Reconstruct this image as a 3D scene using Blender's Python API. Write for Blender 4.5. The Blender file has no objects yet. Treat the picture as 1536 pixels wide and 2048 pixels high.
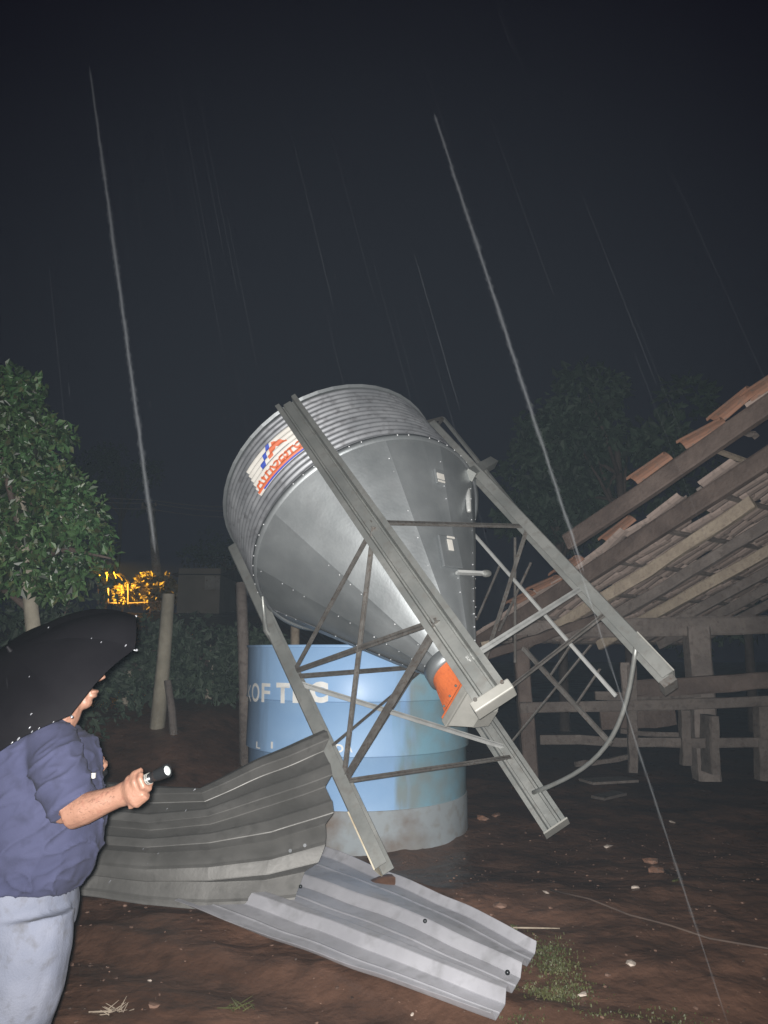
import bpy, bmesh, math, random
from mathutils import Vector, Matrix, noise
import numpy as np
random.seed(7); rng = np.random.default_rng(7)
SC = bpy.context.scene
COL = SC.collection
R = math.radians

# ------------------------------------------------------------------ camera, world, light, exposure
F = 1500.0 / 2048.0; PITCH = R(10.4); EYE = 1.6
cam = bpy.data.objects.new('camera', bpy.data.cameras.new('camera')); COL.objects.link(cam)
cam.location = (0, 0, EYE); cam.rotation_euler = (R(90) + PITCH, 0, 0)
cam.data.sensor_fit = 'VERTICAL'; cam.data.sensor_height = 36; cam.data.lens = 36 * F
cam.data.clip_end = 400; cam.data.clip_start = 0.05
SC.camera = cam
wd = bpy.data.worlds.new('World'); SC.world = wd; wd.use_nodes = True
bg = wd.node_tree.nodes['Background']; bg.inputs['Color'].default_value = (0.0050, 0.0045, 0.0095, 1); bg.inputs['Strength'].default_value = 0.75
SC.view_settings.view_transform = 'Standard'; SC.view_settings.look = 'None'
SC.view_settings.exposure = 0.0; SC.view_settings.gamma = 1.0
# the flash of the phone that took the picture, beside its lens
fl = bpy.data.lights.new('phone_flash', 'SPOT'); fl.energy = 3050; fl.spot_size = R(104); fl.spot_blend = 1.0
fl.shadow_soft_size = 0.012; fl.color = (1.0, 0.97, 0.93); fl.use_nodes = True
lt = fl.node_tree; fo = lt.nodes.new('ShaderNodeLightFalloff'); fo.inputs['Strength'].default_value = 1.0
em = [n for n in lt.nodes if n.type == 'EMISSION'][0]; fo.inputs['Smooth'].default_value = 8.0; lt.links.new(fo.outputs['Quadratic'], em.inputs['Strength'])
flo = bpy.data.objects.new('phone_flash', fl); COL.objects.link(flo)
flo.location = (-0.012, -0.02, EYE + 0.016); flo.rotation_euler = (R(90) + R(3.5), 0, 0)

# ------------------------------------------------------------------ helpers
CP, SP = math.cos(PITCH), math.sin(PITCH)
def ray(px, py):
    x, u = (px - 768) / 1500.0, (1024 - py) / 1500.0
    return Vector((x, CP - u * SP, SP + u * CP))
def at(px, py, y):
    d = ray(px, py); return Vector((0, 0, EYE)) + d * (y / d.y)
def at_z(px, py, z):
    d = ray(px, py); return Vector((0, 0, EYE)) + d * ((z - EYE) / d.z)
def sm(a, b, x):
    t = min(1, max(0, (x - a) / (b - a))); return t * t * (3 - 2 * t)

def tag(o, label=None, cat=None, group=None, kind=None):
    if label: o['label'] = label
    if cat: o['category'] = cat
    if group: o['group'] = group
    if kind: o['kind'] = kind
    return o
def empty(name, loc=(0, 0, 0), label=None, cat=None, group=None):
    o = bpy.data.objects.new(name, None); COL.objects.link(o); o.location = loc; o.empty_display_size = .1
    return tag(o, label, cat, group)
def link(name, me, m, parent=None, smooth=False):
    o = bpy.data.objects.new(name, me); COL.objects.link(o)
    if m is not None:
        me.materials.clear(); me.materials.append(m)
    if smooth:
        me.polygons.foreach_set('use_smooth', [True] * len(me.polygons))
    o.parent = parent
    return o
def mesh(name, v, f, m, parent=None, smooth=False, off=None):
    if off is not None: v = [Vector(p) - Vector(off) for p in v]
    me = bpy.data.meshes.new(name); me.from_pydata([tuple(p) for p in v], [], f); me.update()
    return link(name, me, m, parent, smooth)

class MB:
    """collects solids for one mesh object"""
    def __init__(s): s.v = []; s.f = []
    def add(s, v, f):
        n = len(s.v); s.v += [Vector(p) for p in v]; s.f += [[i + n for i in q] for q in f]; return s
    def bar(s, a, b, w, h, up=(0, 0, 1), w2=None, h2=None):
        a, b = Vector(a), Vector(b); d = (b - a).normalized(); u = Vector(up)
        if abs(d.dot(u)) > .97: u = Vector((1, 0, 0))
        x = d.cross(u).normalized(); y = x.cross(d)
        w2 = w2 or w; h2 = h2 or h; vs = []
        for p, W, H in ((a, w, h), (b, w2, h2)):
            for i, j in ((-1, -1), (1, -1), (1, 1), (-1, 1)): vs.append(p + x * (i * W / 2) + y * (j * H / 2))
        return s.add(vs, [[3, 2, 1, 0], [4, 5, 6, 7], [0, 1, 5, 4], [1, 2, 6, 5], [2, 3, 7, 6], [3, 0, 4, 7]])
    def timber(s, a, b, w, h, up=(0, 0, 1), jit=.007, n=9, sag=.0):
        a, b = Vector(a), Vector(b); d = (b - a).normalized(); u = Vector(up)
        if abs(d.dot(u)) > .97: u = Vector((1, 0, 0))
        x = d.cross(u).normalized(); y = x.cross(d); base = len(s.v)
        for k in range(n + 1):
            t = k / n; p = a.lerp(b, t) - Vector((0, 0, sag * math.sin(math.pi * t))) + x * random.gauss(0, jit * .8) + y * random.gauss(0, jit * .8)
            for i, j in ((-1, -.8), (-.8, -1), (.8, -1), (1, -.8), (1, .8), (.8, 1), (-.8, 1), (-1, .8)): s.v.append(p + x * (i * w / 2 + random.gauss(0, jit * .5)) + y * (j * h / 2 + random.gauss(0, jit * .5)))
        for k in range(n):
            for i in range(8): q = base + k * 8; s.f.append([q + i, q + (i + 1) % 8, q + 8 + (i + 1) % 8, q + 8 + i])
        s.f.append([base + i for i in range(8)][::-1]); s.f.append([base + n * 8 + i for i in range(8)]); return s
    def box(s, c, sx, sy, sz, ax=None):
        c = Vector(c); X, Y, Z = ax or (Vector((1, 0, 0)), Vector((0, 1, 0)), Vector((0, 0, 1)))
        vs = [c + X * (i * sx / 2) + Y * (j * sy / 2) + Z * (k * sz / 2) for k in (-1, 1) for i, j in ((-1, -1), (1, -1), (1, 1), (-1, 1))]
        return s.add(vs, [[3, 2, 1, 0], [4, 5, 6, 7], [0, 1, 5, 4], [1, 2, 6, 5], [2, 3, 7, 6], [3, 0, 4, 7]])
    def tube(s, pts, rad, n=10, ell=None, cap=True):
        """pts: centre line; rad: radius per point (or (ra, rb) pair with ell = the direction of ra)"""
        pts = [Vector(p) for p in pts]; base = len(s.v); rings = []
        ref = Vector(ell) if ell is not None else None
        px = None
        for i, p in enumerate(pts):
            d = (pts[min(i + 1, len(pts) - 1)] - pts[max(i - 1, 0)]).normalized()
            r0 = ref if ref is not None else (px if px is not None else (Vector((0, 0, 1)) if abs(d.z) < .9 else Vector((1, 0, 0))))
            x = (r0 - d * r0.dot(d)).normalized(); px = x; y = d.cross(x)
            r = rad[i] if isinstance(rad, (list, tuple)) else rad
            ra, rb = r if isinstance(r, (list, tuple)) else (r, r)
            s.v += [p + x * (ra * math.cos(2 * math.pi * k / n)) + y * (rb * math.sin(2 * math.pi * k / n)) for k in range(n)]
        for i in range(len(pts) - 1):
            for k in range(n):
                a = base + i * n; s.f.append([a + k, a + (k + 1) % n, a + n + (k + 1) % n, a + n + k])
        if cap:
            s.f.append([base + k for k in range(n)][::-1]); e = base + (len(pts) - 1) * n
            s.f.append([e + k for k in range(n)])
        return s
    def ball(s, c, r, ax=None, n=12):
        c = Vector(c); r = r if isinstance(r, (tuple, list)) else (r, r, r)
        X, Y, Z = ax or (Vector((1, 0, 0)), Vector((0, 1, 0)), Vector((0, 0, 1)))
        b = len(s.v); m = n // 2
        s.v.append(c - Z * r[2])
        for i in range(1, m):
            t = -math.pi / 2 + math.pi * i / m
            for k in range(n):
                a = 2 * math.pi * k / n
                s.v.append(c + X * (r[0] * math.cos(t) * math.cos(a)) + Y * (r[1] * math.cos(t) * math.sin(a)) + Z * (r[2] * math.sin(t)))
        s.v.append(c + Z * r[2]); e = len(s.v) - 1
        for k in range(n):
            s.f.append([b, b + 1 + (k + 1) % n, b + 1 + k])
            s.f.append([e, e - n + k, e - n + (k + 1) % n])
        for i in range(m - 2):
            for k in range(n):
                q = b + 1 + i * n; s.f.append([q + k, q + (k + 1) % n, q + n + (k + 1) % n, q + n + k])
        return s
    def lathe(s, prof, n=64, c=(0, 0, 0), a0=0.0, a1=2 * math.pi):
        c = Vector(c); b = len(s.v); full = abs(a1 - a0 - 2 * math.pi) < 1e-6; m = n if full else n + 1
        for r, z in prof:
            for k in range(m):
                a = a0 + (a1 - a0) * k / n; s.v.append(c + Vector((r * math.cos(a), r * math.sin(a), z)))
        for i in range(len(prof) - 1):
            for k in range(n):
                q = b + i * m; k2 = (k + 1) % m; s.f.append([q + k, q + k2, q + m + k2, q + m + k])
        return s
    def build(s, name, m, parent=None, smooth=False, off=None): return mesh(name, s.v, s.f, m, parent, smooth, off)

def applied(o):
    """bake the modifiers of o into its mesh"""
    dg = bpy.context.evaluated_depsgraph_get(); me = bpy.data.meshes.new_from_object(o.evaluated_get(dg))
    old = o.data; o.modifiers.clear(); o.data = me; bpy.data.meshes.remove(old); return o
def remesh(o, vox, smooth=3):
    md = o.modifiers.new('r', 'REMESH'); md.mode = 'VOXEL'; md.voxel_size = vox; md.use_smooth_shade = True
    s_ = o.modifiers.new('s', 'SMOOTH'); s_.factor = .5; s_.iterations = smooth
    return applied(o)
def thick(o, t, off=-1):
    md = o.modifiers.new('t', 'SOLIDIFY'); md.thickness = t; md.offset = off; return applied(o)
def bevel(o, w, seg=2):
    md = o.modifiers.new('b', 'BEVEL'); md.width = w; md.segments = seg; md.limit_method = 'ANGLE'; return applied(o)

# ------------------------------------------------------------------ materials
def mat(name, c1, c2=None, scale=3.0, rough=.7, metal=0.0, bump=0.0, bscale=None, c3=None, island=0.0, rvar=0.0, detail=6, spec=None, stretch=None, lo=.38, hi=.66):
    m = bpy.data.materials.new(name); m.use_nodes = True; nt = m.node_tree; N = nt.nodes; L = nt.links
    p = N['Principled BSDF']; p.inputs['Roughness'].default_value = rough; p.inputs['Metallic'].default_value = metal
    if spec is not None: p.inputs['Specular IOR Level'].default_value = spec
    p.inputs['Base Color'].default_value = (*c1, 1)
    tc = N.new('ShaderNodeTexCoord'); co = tc.outputs['Object']
    if stretch:
        mp = N.new('ShaderNodeMapping'); mp.inputs['Scale'].default_value = stretch; L.new(co, mp.inputs['Vector']); co = mp.outputs['Vector']
    out = None
    if c2 is not None:
        nz = N.new('ShaderNodeTexNoise'); nz.inputs['Scale'].default_value = scale; nz.inputs['Detail'].default_value = detail
        nz.inputs['Roughness'].default_value = .6; L.new(co, nz.inputs['Vector'])
        cr = N.new('ShaderNodeValToRGB'); cr.color_ramp.elements[0].position = lo; cr.color_ramp.elements[1].position = hi
        cr.color_ramp.elements[0].color = (*c1, 1); cr.color_ramp.elements[1].color = (*c2, 1)
        L.new(nz.outputs['Fac'], cr.inputs['Fac']); out = cr.outputs['Color']
        if c3 is not None:
            n2 = N.new('ShaderNodeTexNoise'); n2.inputs['Scale'].default_value = scale * 5.3; n2.inputs['Detail'].default_value = 5; L.new(co, n2.inputs['Vector'])
            r2 = N.new('ShaderNodeValToRGB'); r2.color_ramp.elements[0].position = .52; r2.color_ramp.elements[1].position = .72; L.new(n2.outputs['Fac'], r2.inputs['Fac'])
            mx = N.new('ShaderNodeMixRGB'); L.new(r2.outputs['Color'], mx.inputs['Fac']); L.new(out, mx.inputs['Color1']); mx.inputs['Color2'].default_value = (*c3, 1); out = mx.outputs['Color']
        if rvar:
            mr = N.new('ShaderNodeMapRange'); mr.inputs['From Min'].default_value = .3; mr.inputs['From Max'].default_value = .7
            mr.inputs['To Min'].default_value = max(.03, rough - rvar); mr.inputs['To Max'].default_value = min(1, rough + rvar)
            L.new(nz.outputs['Fac'], mr.inputs['Value']); L.new(mr.outputs['Result'], p.inputs['Roughness'])
    if island:
        g = N.new('ShaderNodeNewGeometry'); hs = N.new('ShaderNodeHueSaturation')
        mr = N.new('ShaderNodeMapRange'); mr.inputs['To Min'].default_value = 1 - island; mr.inputs['To Max'].default_value = 1 + island
        L.new(g.outputs['Random Per Island'], mr.inputs['Value']); L.new(mr.outputs['Result'], hs.inputs['Value'])
        if out: L.new(out, hs.inputs['Color'])
        else: hs.inputs['Color'].default_value = (*c1, 1)
        out = hs.outputs['Color']
    if out: L.new(out, p.inputs['Base Color'])
    if bump:
        nb = N.new('ShaderNodeTexNoise'); nb.inputs['Scale'].default_value = bscale or scale * 6; nb.inputs['Detail'].default_value = 8; L.new(co, nb.inputs['Vector'])
        b = N.new('ShaderNodeBump'); b.inputs['Strength'].default_value = bump; b.inputs['Distance'].default_value = .02; L.new(nb.outputs['Fac'], b.inputs['Height']); L.new(b.outputs['Normal'], p.inputs['Normal'])
    return m

M = {}
M['mud'] = mat('mud', (.068, .037, .025), (.138, .073, .048), 1.1, rough=.44, bump=.75, bscale=13, c3=(.050, .028, .019), rvar=.2)
M['galv'] = mat('galvanised_sheet', (.24, .258, .268), (.325, .345, .355), 1.6, rough=.47, metal=.62, rvar=.07, bump=.05, bscale=45, c3=(.275, .29, .30))
M['corr'] = mat('galvanised_wall', (.27, .28, .30), (.36, .37, .39), 3, rough=.5, metal=.6, rvar=.1, c3=(.18, .18, .19))
M['leg'] = mat('galvanised_leg', (.245, .255, .245), (.31, .315, .30), 3, rough=.47, metal=.55, rvar=.1, c3=(.235, .23, .215), bump=.05, bscale=50)
M['foot'] = mat('muddy_foot', (.52, .48, .38), (.36, .30, .21), 7, rough=.75)
M['rust'] = mat('dull_brace', (.105, .098, .090), (.165, .156, .146), 9, rough=.6, metal=.35, c3=(.085, .062, .048))
M['pale_brace'] = mat('pale_brace', (.42, .43, .42), (.55, .56, .55), 9, rough=.5, metal=.35)
M['bolt'] = mat('bolt_head', (.85, .86, .88), rough=.35, metal=.3)
M['orange'] = mat('orange_boot', (.66, .165, .05), (.56, .13, .04), 9, rough=.5, c3=(.50, .12, .04))
M['decal'] = mat('decal_white', (.62, .60, .56), (.54, .52, .48), 9, rough=.5)
M['decal_blue'] = mat('decal_blue', (.030, .065, .38), rough=.5)
M['decal_orange'] = mat('decal_orange', (.56, .125, .045), rough=.5)
M['sheet_pale'] = mat('zinc_sheet', (.36, .36, .39), (.46, .46, .495), 2.0, rough=.45, metal=.3, rvar=.1, c3=(.32, .32, .34), bump=.04, bscale=30)
M['sheet_dark'] = mat('weathered_sheet', (.078, .076, .072), (.112, .109, .104), 2.2, rough=.5, metal=.3, c3=(.072, .070, .066), rvar=.12, bump=.06, bscale=40)
M['wood'] = mat('weathered_wood', (.10, .083, .075), (.165, .14, .125), 3, rough=.85, c3=(.085, .068, .06), bump=.5, bscale=30, stretch=(1, 1, 1))
M['wood_darker'] = mat('darker_rail', (.062, .050, .044), (.10, .083, .073), 3, rough=.85, c3=(.045, .034, .030), bump=.5, bscale=30)  # the weathered wood taken darker, mainly for the fence
M['wood_dark'] = mat('dark_wood', (.052, .036, .030), (.090, .066, .055), 4, rough=.8, bump=.5, bscale=30)
M['wood_pale'] = mat('pale_wood', (.22, .18, .14), (.31, .26, .20), 5, rough=.8, c3=(.19, .15, .12), bump=.4, bscale=30)
M['tile'] = mat('clay_tile', (.20, .098, .060), (.15, .085, .06), 5, rough=.9, c3=(.11, .08, .065), island=.4, bump=.3)
M['tile_under'] = mat('tile_underside', (.20, .158, .138), (.27, .212, .185), 2.5, rough=.9, c3=(.10, .08, .07), island=.3, bump=.3)
M['leaf'] = mat('leaf', (.022, .056, .020), (.044, .078, .028), 2.5, rough=.42, island=.9, c3=(.060, .052, .022))
M['leaf_far'] = mat('leaf_far', (.020, .036, .022), (.030, .048, .028), 1.2, rough=.7, island=.6)
M['leaf_hedge'] = mat('leaf_hedge', (.022, .036, .022), (.034, .05, .030), 1.2, rough=.7, island=.5)
M['leaf_garden'] = mat('leaf_garden', (.12, .105, .03), (.15, .12, .04), 2, rough=.7, island=.3)
M['bark'] = mat('bark', (.19, .165, .13), (.28, .25, .20), 6, rough=.9, bump=.6, bscale=25)
M['post'] = mat('grey_post', (.21, .19, .15), (.29, .265, .21), 5, rough=.9, bump=.4, bscale=25)
M['concrete'] = mat('concrete', (.20, .185, .165), (.29, .275, .25), 3, rough=.9, c3=(.15, .12, .10))
M['plinth'] = mat('stained_plinth', (.15, .12, .10), (.26, .29, .31), 1.6, rough=.8, c3=(.21, .21, .20), lo=.36, hi=.56)
M['plaster'] = mat('plaster', (.15, .13, .105), (.19, .165, .135), 1, rough=.9)
M['grass'] = mat('grass', (.036, .042, .012), (.055, .056, .018), 3, rough=.6, island=.4)
M['skin'] = mat('skin', (.205, .108, .074), (.235, .124, .086), 14, rough=.5, c3=(.19, .088, .062), bump=.12, bscale=150)
M['shirt'] = mat('navy_shirt', (.026, .029, .064), (.036, .039, .078), 3.2, rough=.95, c3=(.020, .022, .047), bump=.08, bscale=200)
M['jeans'] = mat('pale_jeans', (.112, .124, .165), (.150, .160, .200), 5, rough=.9, c3=(.092, .095, .112), bump=.15, bscale=180)
M['hair'] = mat('hair', (.012, .010, .009), rough=.5)
M['black'] = mat('black_nylon', (.0050, .0046, .0058), (.0075, .007, .0085), 5, rough=.6, spec=.08)
M['blackmetal'] = mat('black_metal', (.03, .032, .035), rough=.32, metal=.6)
M['silver'] = mat('silver', (.75, .77, .8), rough=.3, metal=.6)
M['drop'] = mat('wet_drop', (.16, .165, .18), rough=.12, spec=.9)
M['lens'] = mat('torch_lens', (.34, .37, .37), rough=.15)
M['stone'] = mat('pebble', (.085, .048, .033), (.115, .070, .052), 5, rough=.7, island=.7)
M['pale_bit'] = mat('pale_litter', (.34, .29, .25), rough=.7, island=.3)
M['ceramic'] = mat('insulator', (.25, .2, .17), rough=.3)
M['cable'] = mat('cable', (.16, .14, .13), rough=.6)
M['mud_cable'] = mat('muddy_cable', (.085, .058, .045), (.05, .035, .03), 6, rough=.7)
M['text_white'] = mat('lettering', (.70, .70, .68), (.62, .62, .60), 15, rough=.6)
M['plate_grey'] = mat('grey_plate', (.27, .268, .245), (.33, .325, .30), 6, rough=.6, metal=.2)
# tank: sky blue paint with grey-green algae and lime stains on the right-hand side
def tank_mat():
    m = mat('tank_blue', (.225, .375, .60), (.27, .425, .64), 1.6, rough=.48, rvar=.08)
    nt = m.node_tree; N = nt.nodes; L = nt.links; p = N['Principled BSDF']; src = p.inputs['Base Color'].links[0].from_socket
    tc = N.new('ShaderNodeTexCoord'); sx = N.new('ShaderNodeSeparateXYZ'); L.new(tc.outputs['Object'], sx.inputs['Vector'])
    mp = N.new('ShaderNodeMapping'); mp.inputs['Scale'].default_value = (4.0, 4.0, .7); L.new(tc.outputs['Object'], mp.inputs['Vector'])
    nz = N.new('ShaderNodeTexNoise'); nz.inputs['Scale'].default_value = 1.3; nz.inputs['Detail'].default_value = 6; L.new(mp.outputs['Vector'], nz.inputs['Vector'])
    ad = N.new('ShaderNodeMath'); ad.operation = 'MULTIPLY_ADD'; ad.inputs[1].default_value = .55; L.new(nz.outputs['Fac'], ad.inputs[0]); L.new(sx.outputs['X'], ad.inputs[2])
    r1 = N.new('ShaderNodeMapRange'); r1.inputs['From Min'].default_value = .70; r1.inputs['From Max'].default_value = .82; r1.inputs['To Max'].default_value = .85; L.new(ad.outputs[0], r1.inputs['Value'])
    n2 = N.new('ShaderNodeTexNoise'); n2.inputs['Scale'].default_value = 3.0; n2.inputs['Detail'].default_value = 6; L.new(tc.outputs['Object'], n2.inputs['Vector'])
    cr = N.new('ShaderNodeValToRGB'); e = cr.color_ramp.elements; e[0].position = .36; e[0].color = (.20, .23, .205, 1); e[1].position = .62; e[1].color = (.17, .32, .38, 1)
    L.new(n2.outputs['Fac'], cr.inputs['Fac'])
    mx = N.new('ShaderNodeMixRGB'); L.new(r1.outputs['Result'], mx.inputs['Fac']); L.new(src, mx.inputs['Color1']); L.new(cr.outputs['Color'], mx.inputs['Color2'])
    # cast shadow on the far left, painted into the blue
    r3 = N.new('ShaderNodeMapRange'); r3.inputs['From Min'].default_value = -.55; r3.inputs['From Max'].default_value = -.70; r3.inputs['To Max'].default_value = .75; L.new(ad.outputs[0], r3.inputs['Value'])
    m3 = N.new('ShaderNodeMixRGB'); m3.inputs['Color2'].default_value = (.15, .22, .33, 1); L.new(r3.outputs['Result'], m3.inputs['Fac']); L.new(mx.outputs['Color'], m3.inputs['Color1'])
    L.new(m3.outputs['Color'], p.inputs['Base Color']); return m
M['tank'] = tank_mat()
def rain_mat():
    m = bpy.data.materials.new('rain_water'); m.use_nodes = True; nt = m.node_tree; N = nt.nodes; L = nt.links
    p = N['Principled BSDF']; p.inputs['Base Color'].default_value = (.75, .8, .85, 1); p.inputs['Roughness'].default_value = .25; p.inputs['IOR'].default_value = 1.33
    p.inputs['Alpha'].default_value = .0030; return m
M['rain'] = rain_mat()

# ------------------------------------------------------------------ ground
FOOT_B = Vector((0.0, 5.05, .24))
def g0(x, y):
    z = -.15 * sm(5.2, 6.8, y)
    z += .98 * sm(7.2, 11.5, y) * sm(-.6, -2.6, x)
    z += 1.9 * sm(12, 24, y) * sm(2, -4, x)
    z += .12 * math.exp(-(((x - .03) / .30) ** 2 + ((y - 5.36) / .16) ** 2))
    return z
def gz(x, y):
    n = noise.fractal(Vector((x * 1.3, y * 1.3, 0)), .8, 2.0, 5) * .035 + noise.noise(Vector((x * 7, y * 7, 3))) * .011 + noise.noise(Vector((x * 17, y * 17, 5))) * .006
    # a shallow wheel rut running across the foreground
    d = (y - (3.72 - .42 * x)) / .16
    return g0(x, y) + n * (1 if y < 14 else 2) - .035 * math.exp(-d * d) + .025 * math.exp(-((d - 1.7) / .8) ** 2)
def axis(segs):
    out = []
    for a, b, st in segs: out += list(np.arange(a, b, st))
    return out + [segs[-1][1]]
xs = axis([(-70, -14, 8), (-14, -4.6, .8), (-4.6, 4.8, .055), (4.8, 14, .8), (14, 70, 8)])
ys = axis([(-14, 2.4, 1.2), (2.4, 6.6, .045), (6.6, 11, .11), (11, 30, .9), (30, 110, 8)])
gv = [(x, y, gz(x, y)) for y in ys for x in xs]; nx = len(xs)
gf = [[j * nx + i, j * nx + i + 1, (j + 1) * nx + i + 1, (j + 1) * nx + i] for j in range(len(ys) - 1) for i in range(nx - 1)]
tag(mesh('ground', gv, gf, M['mud'], smooth=True), 'wet red-brown mud yard', None, None, 'structure')

# ------------------------------------------------------------------ toppled feed silo
S, LEN = 1.5557, 3.2734
EX, EY, EZ = Vector((.8266, .5617, .0361)), Vector((-.3699, .5905, -.7172)), Vector((-.4241, .5795, .6959))
SO = Vector((.929, 5.03, .826))
silo = empty('feed_silo', SO, 'galvanised feed silo toppled on its side against the blue tank, cone towards us', 'silo')
RM = Matrix((EX, EY, EZ)).transposed(); silo.rotation_mode = 'QUATERNION'; silo.rotation_quaternion = RM.to_quaternion()
def s_loc(p): d = Vector(p) - SO; return Vector((d.dot(EX), d.dot(EY), d.dot(EZ)))
def s_w(p): return SO + EX * p[0] + EY * p[1] + EZ * p[2]
def to_px(p):
    d = Vector(p) - Vector((0, 0, EYE)); fw = d.y * CP + d.z * SP; up = -d.y * SP + d.z * CP
    return 768 + 1500 * d.x / fw, 1024 - 1500 * up / fw
RC, ZR, ZO, RO = 1.045, 2.45, .95, .165
NC = 13; AMP = .011
def wall_r(z): return RC + AMP * math.cos(2 * math.pi * (z - ZR) / ((LEN - ZR) / NC) + math.pi)
prof = [(wall_r(ZR + (LEN - ZR) * i / (NC * 8)), ZR + (LEN - ZR) * i / (NC * 8)) for i in range(NC * 8 + 1)]
MB().lathe(prof, 120).build('corrugated_wall', M['corr'], silo, True)
MB().lathe([(RC + .01, LEN), (RC + .03, LEN + .02), (.25, LEN + .42), (.25, LEN + .5), (0, LEN + .5)], 48).build('roof', M['galv'], silo)
MB().lathe([(RC - .004, ZR + .02), (RC + .016, ZR + .014), (RC + .016, ZR - .022), (RC - .006, ZR - .034)], 120).build('hoop', M['galv'], silo, True)
# hopper: separate overlapping cone panels
NP = 12; A0 = R(12)
def cone_r(z): return RO + (RC - .004 - RO) * (z - ZO) / (ZR - ZO)
riv = MB()
for k in range(NP):
    a0 = A0 + 2 * math.pi * k / NP; a1 = a0 + 2 * math.pi / NP + .012; lift = .004 if k % 2 else 0.0
    v = []; f = []; na, nz_ = 8, 14
    for j in range(nz_ + 1):
        z = ZO + (ZR - .01 - ZO) * j / nz_
        for i in range(na + 1):
            a = a0 + (a1 - a0) * i / na
            dent = .013 * noise.noise(Vector((math.cos(a) * 2.6, math.sin(a) * 2.6, z * 1.9 + 4))) * sm(ZO, ZO + .4, z) * sm(ZR, ZR - .2, z)
            am = (a0 + a1) / 2; flat = 1 - .22 * (1 - math.cos((a1 - a0) / 2) / math.cos(a - am))
            lap = .007 * sm(.9, 1.0, i / na)
            r = cone_r(z) * flat + lift + dent + lap
            v.append((r * math.cos(a), r * math.sin(a), z))
    for j in range(nz_):
        for i in range(na): q = j * (na + 1) + i; f.append([q, q + 1, q + na + 2, q + na + 1])
    mesh('hopper_panel', v, f, M['galv'], silo, True)
    for j in range(15):
        z = ZO + .08 + (ZR - ZO - .14) * j / 14
        a = a0 - .010 / max(.3, cone_r(z))
        if random.random() < .6:
            riv.ball((( cone_r(z) + .006) * math.cos(a), (cone_r(z) + .006) * math.sin(a), z), random.uniform(.0035, .006), n=6)
for k in range(64):
    a = 2 * math.pi * k / 64
    if random.random() < .75: riv.ball(((RC + .017) * math.cos(a), (RC + .017) * math.sin(a), ZR - .005), .0055, n=6)
tag(riv.build('rivets', M['bolt'], silo), kind='stuff')
# legs: folded hat profile, one per corner, each with its foot plate
LEGS = {'A': (-1, -1), 'B': (-1, 1), 'D': (1, 1), 'C': (1, -1)}
HP = [(-.098, .070), (-.062, .070), (-.050, .012), (-.036, .012), (-.031, .034), (.031, .034), (.036, .012), (.050, .012), (.062, .070), (.098, .070)]
HC = [(-.072, -.02), (-.072, .062), (-.062, .070), (.062, .070), (.072, .062), (.072, -.02)]
def legpt(n, z, rad=0.0):
    sx, sy = LEGS[n]; o = rad / math.sqrt(2); return Vector((sx * (S / 2 + o), sy * (S / 2 + o), z))
for n, (sx, sy) in LEGS.items():
    rd = Vector((sx, sy, 0)).normalized(); tg = Vector((-rd.y, rd.x, 0)); c = Vector((sx * S / 2, sy * S / 2, 0)) - rd * .03
    hp = HP if n in 'AD' else HC
    sc = 1.0
    out = []; zs = [0, .02, LEN * .25, LEN * .5, LEN * .75, LEN]
    v = []; f = []; m = len(hp)
    for z in zs:
        for (u, w) in hp: v.append(c + tg * (u * sc) + rd * w + Vector((0, 0, z)))
    for j in range(len(zs) - 1):
        for i in range(m - 1): q = j * m + i; f.append([q, q + 1, q + m + 1, q + m])
    leg = thick(mesh('leg', v, f, M['leg'], silo), .006, 0)
    if n == 'A':
        b = MB(); b.box(c + rd * .045 + Vector((0, 0, -.03)), .245, .10, .066, (tg, rd, Vector((0, 0, 1)))); bevel(b.build('foot_plate', M['plate_grey'], leg), .008)
        for u in (-.085, .085): MB().tube([c + tg * u + rd * .09 + Vector((0, 0, -.005)), c + tg * u + rd * .106 + Vector((0, 0, -.005))], .011, 8).build('bolt', M['rust'], leg)
    elif n == 'B':
        b = MB(); b.add([c + tg * (u * 1.02) + rd * w + Vector((0, 0, z)) for z in (0, .42) for (u, w) in ((-.0725, .066), (.0725, .066), (.0725, .076), (-.0725, .076))],
              [[3, 2, 1, 0], [4, 5, 6, 7], [0, 1, 5, 4], [1, 2, 6, 5], [2, 3, 7, 6], [3, 0, 4, 7]]); b.build('muddy_end', M['foot'], leg)
    elif n == 'C':
        b = MB(); b.add([c + tg * (u * 1.02) + rd * w + Vector((0, 0, z)) for z in (0, .36) for (u, w) in ((-.0725, .066), (.0725, .066), (.0725, .076), (-.0725, .076))],
              [[3, 2, 1, 0], [4, 5, 6, 7], [0, 1, 5, 4], [1, 2, 6, 5], [2, 3, 7, 6], [3, 0, 4, 7]]); b.build('worn_end', M['plate_grey'], leg)
        MB().box(c + rd * .0 + Vector((0, 0, -.03)), .12, .10, .05, (tg, rd, Vector((0, 0, 1)))).build('foot_plate', M['rust'], leg)
    else:
        MB().box(c + rd * .03 + Vector((0, 0, -.006)), .21, .12, .012, (tg, rd, Vector((0, 0, 1)))).build('foot_plate', M['plate_grey'], leg)
def leg_z(n, px, py):
    best = min(np.linspace(-.05, LEN, 400), key=lambda z: (to_px(s_w(legpt(n, z)))[0] - px) ** 2 + (to_px(s_w(legpt(n, z)))[1] - py) ** 2); return float(best)
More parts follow.
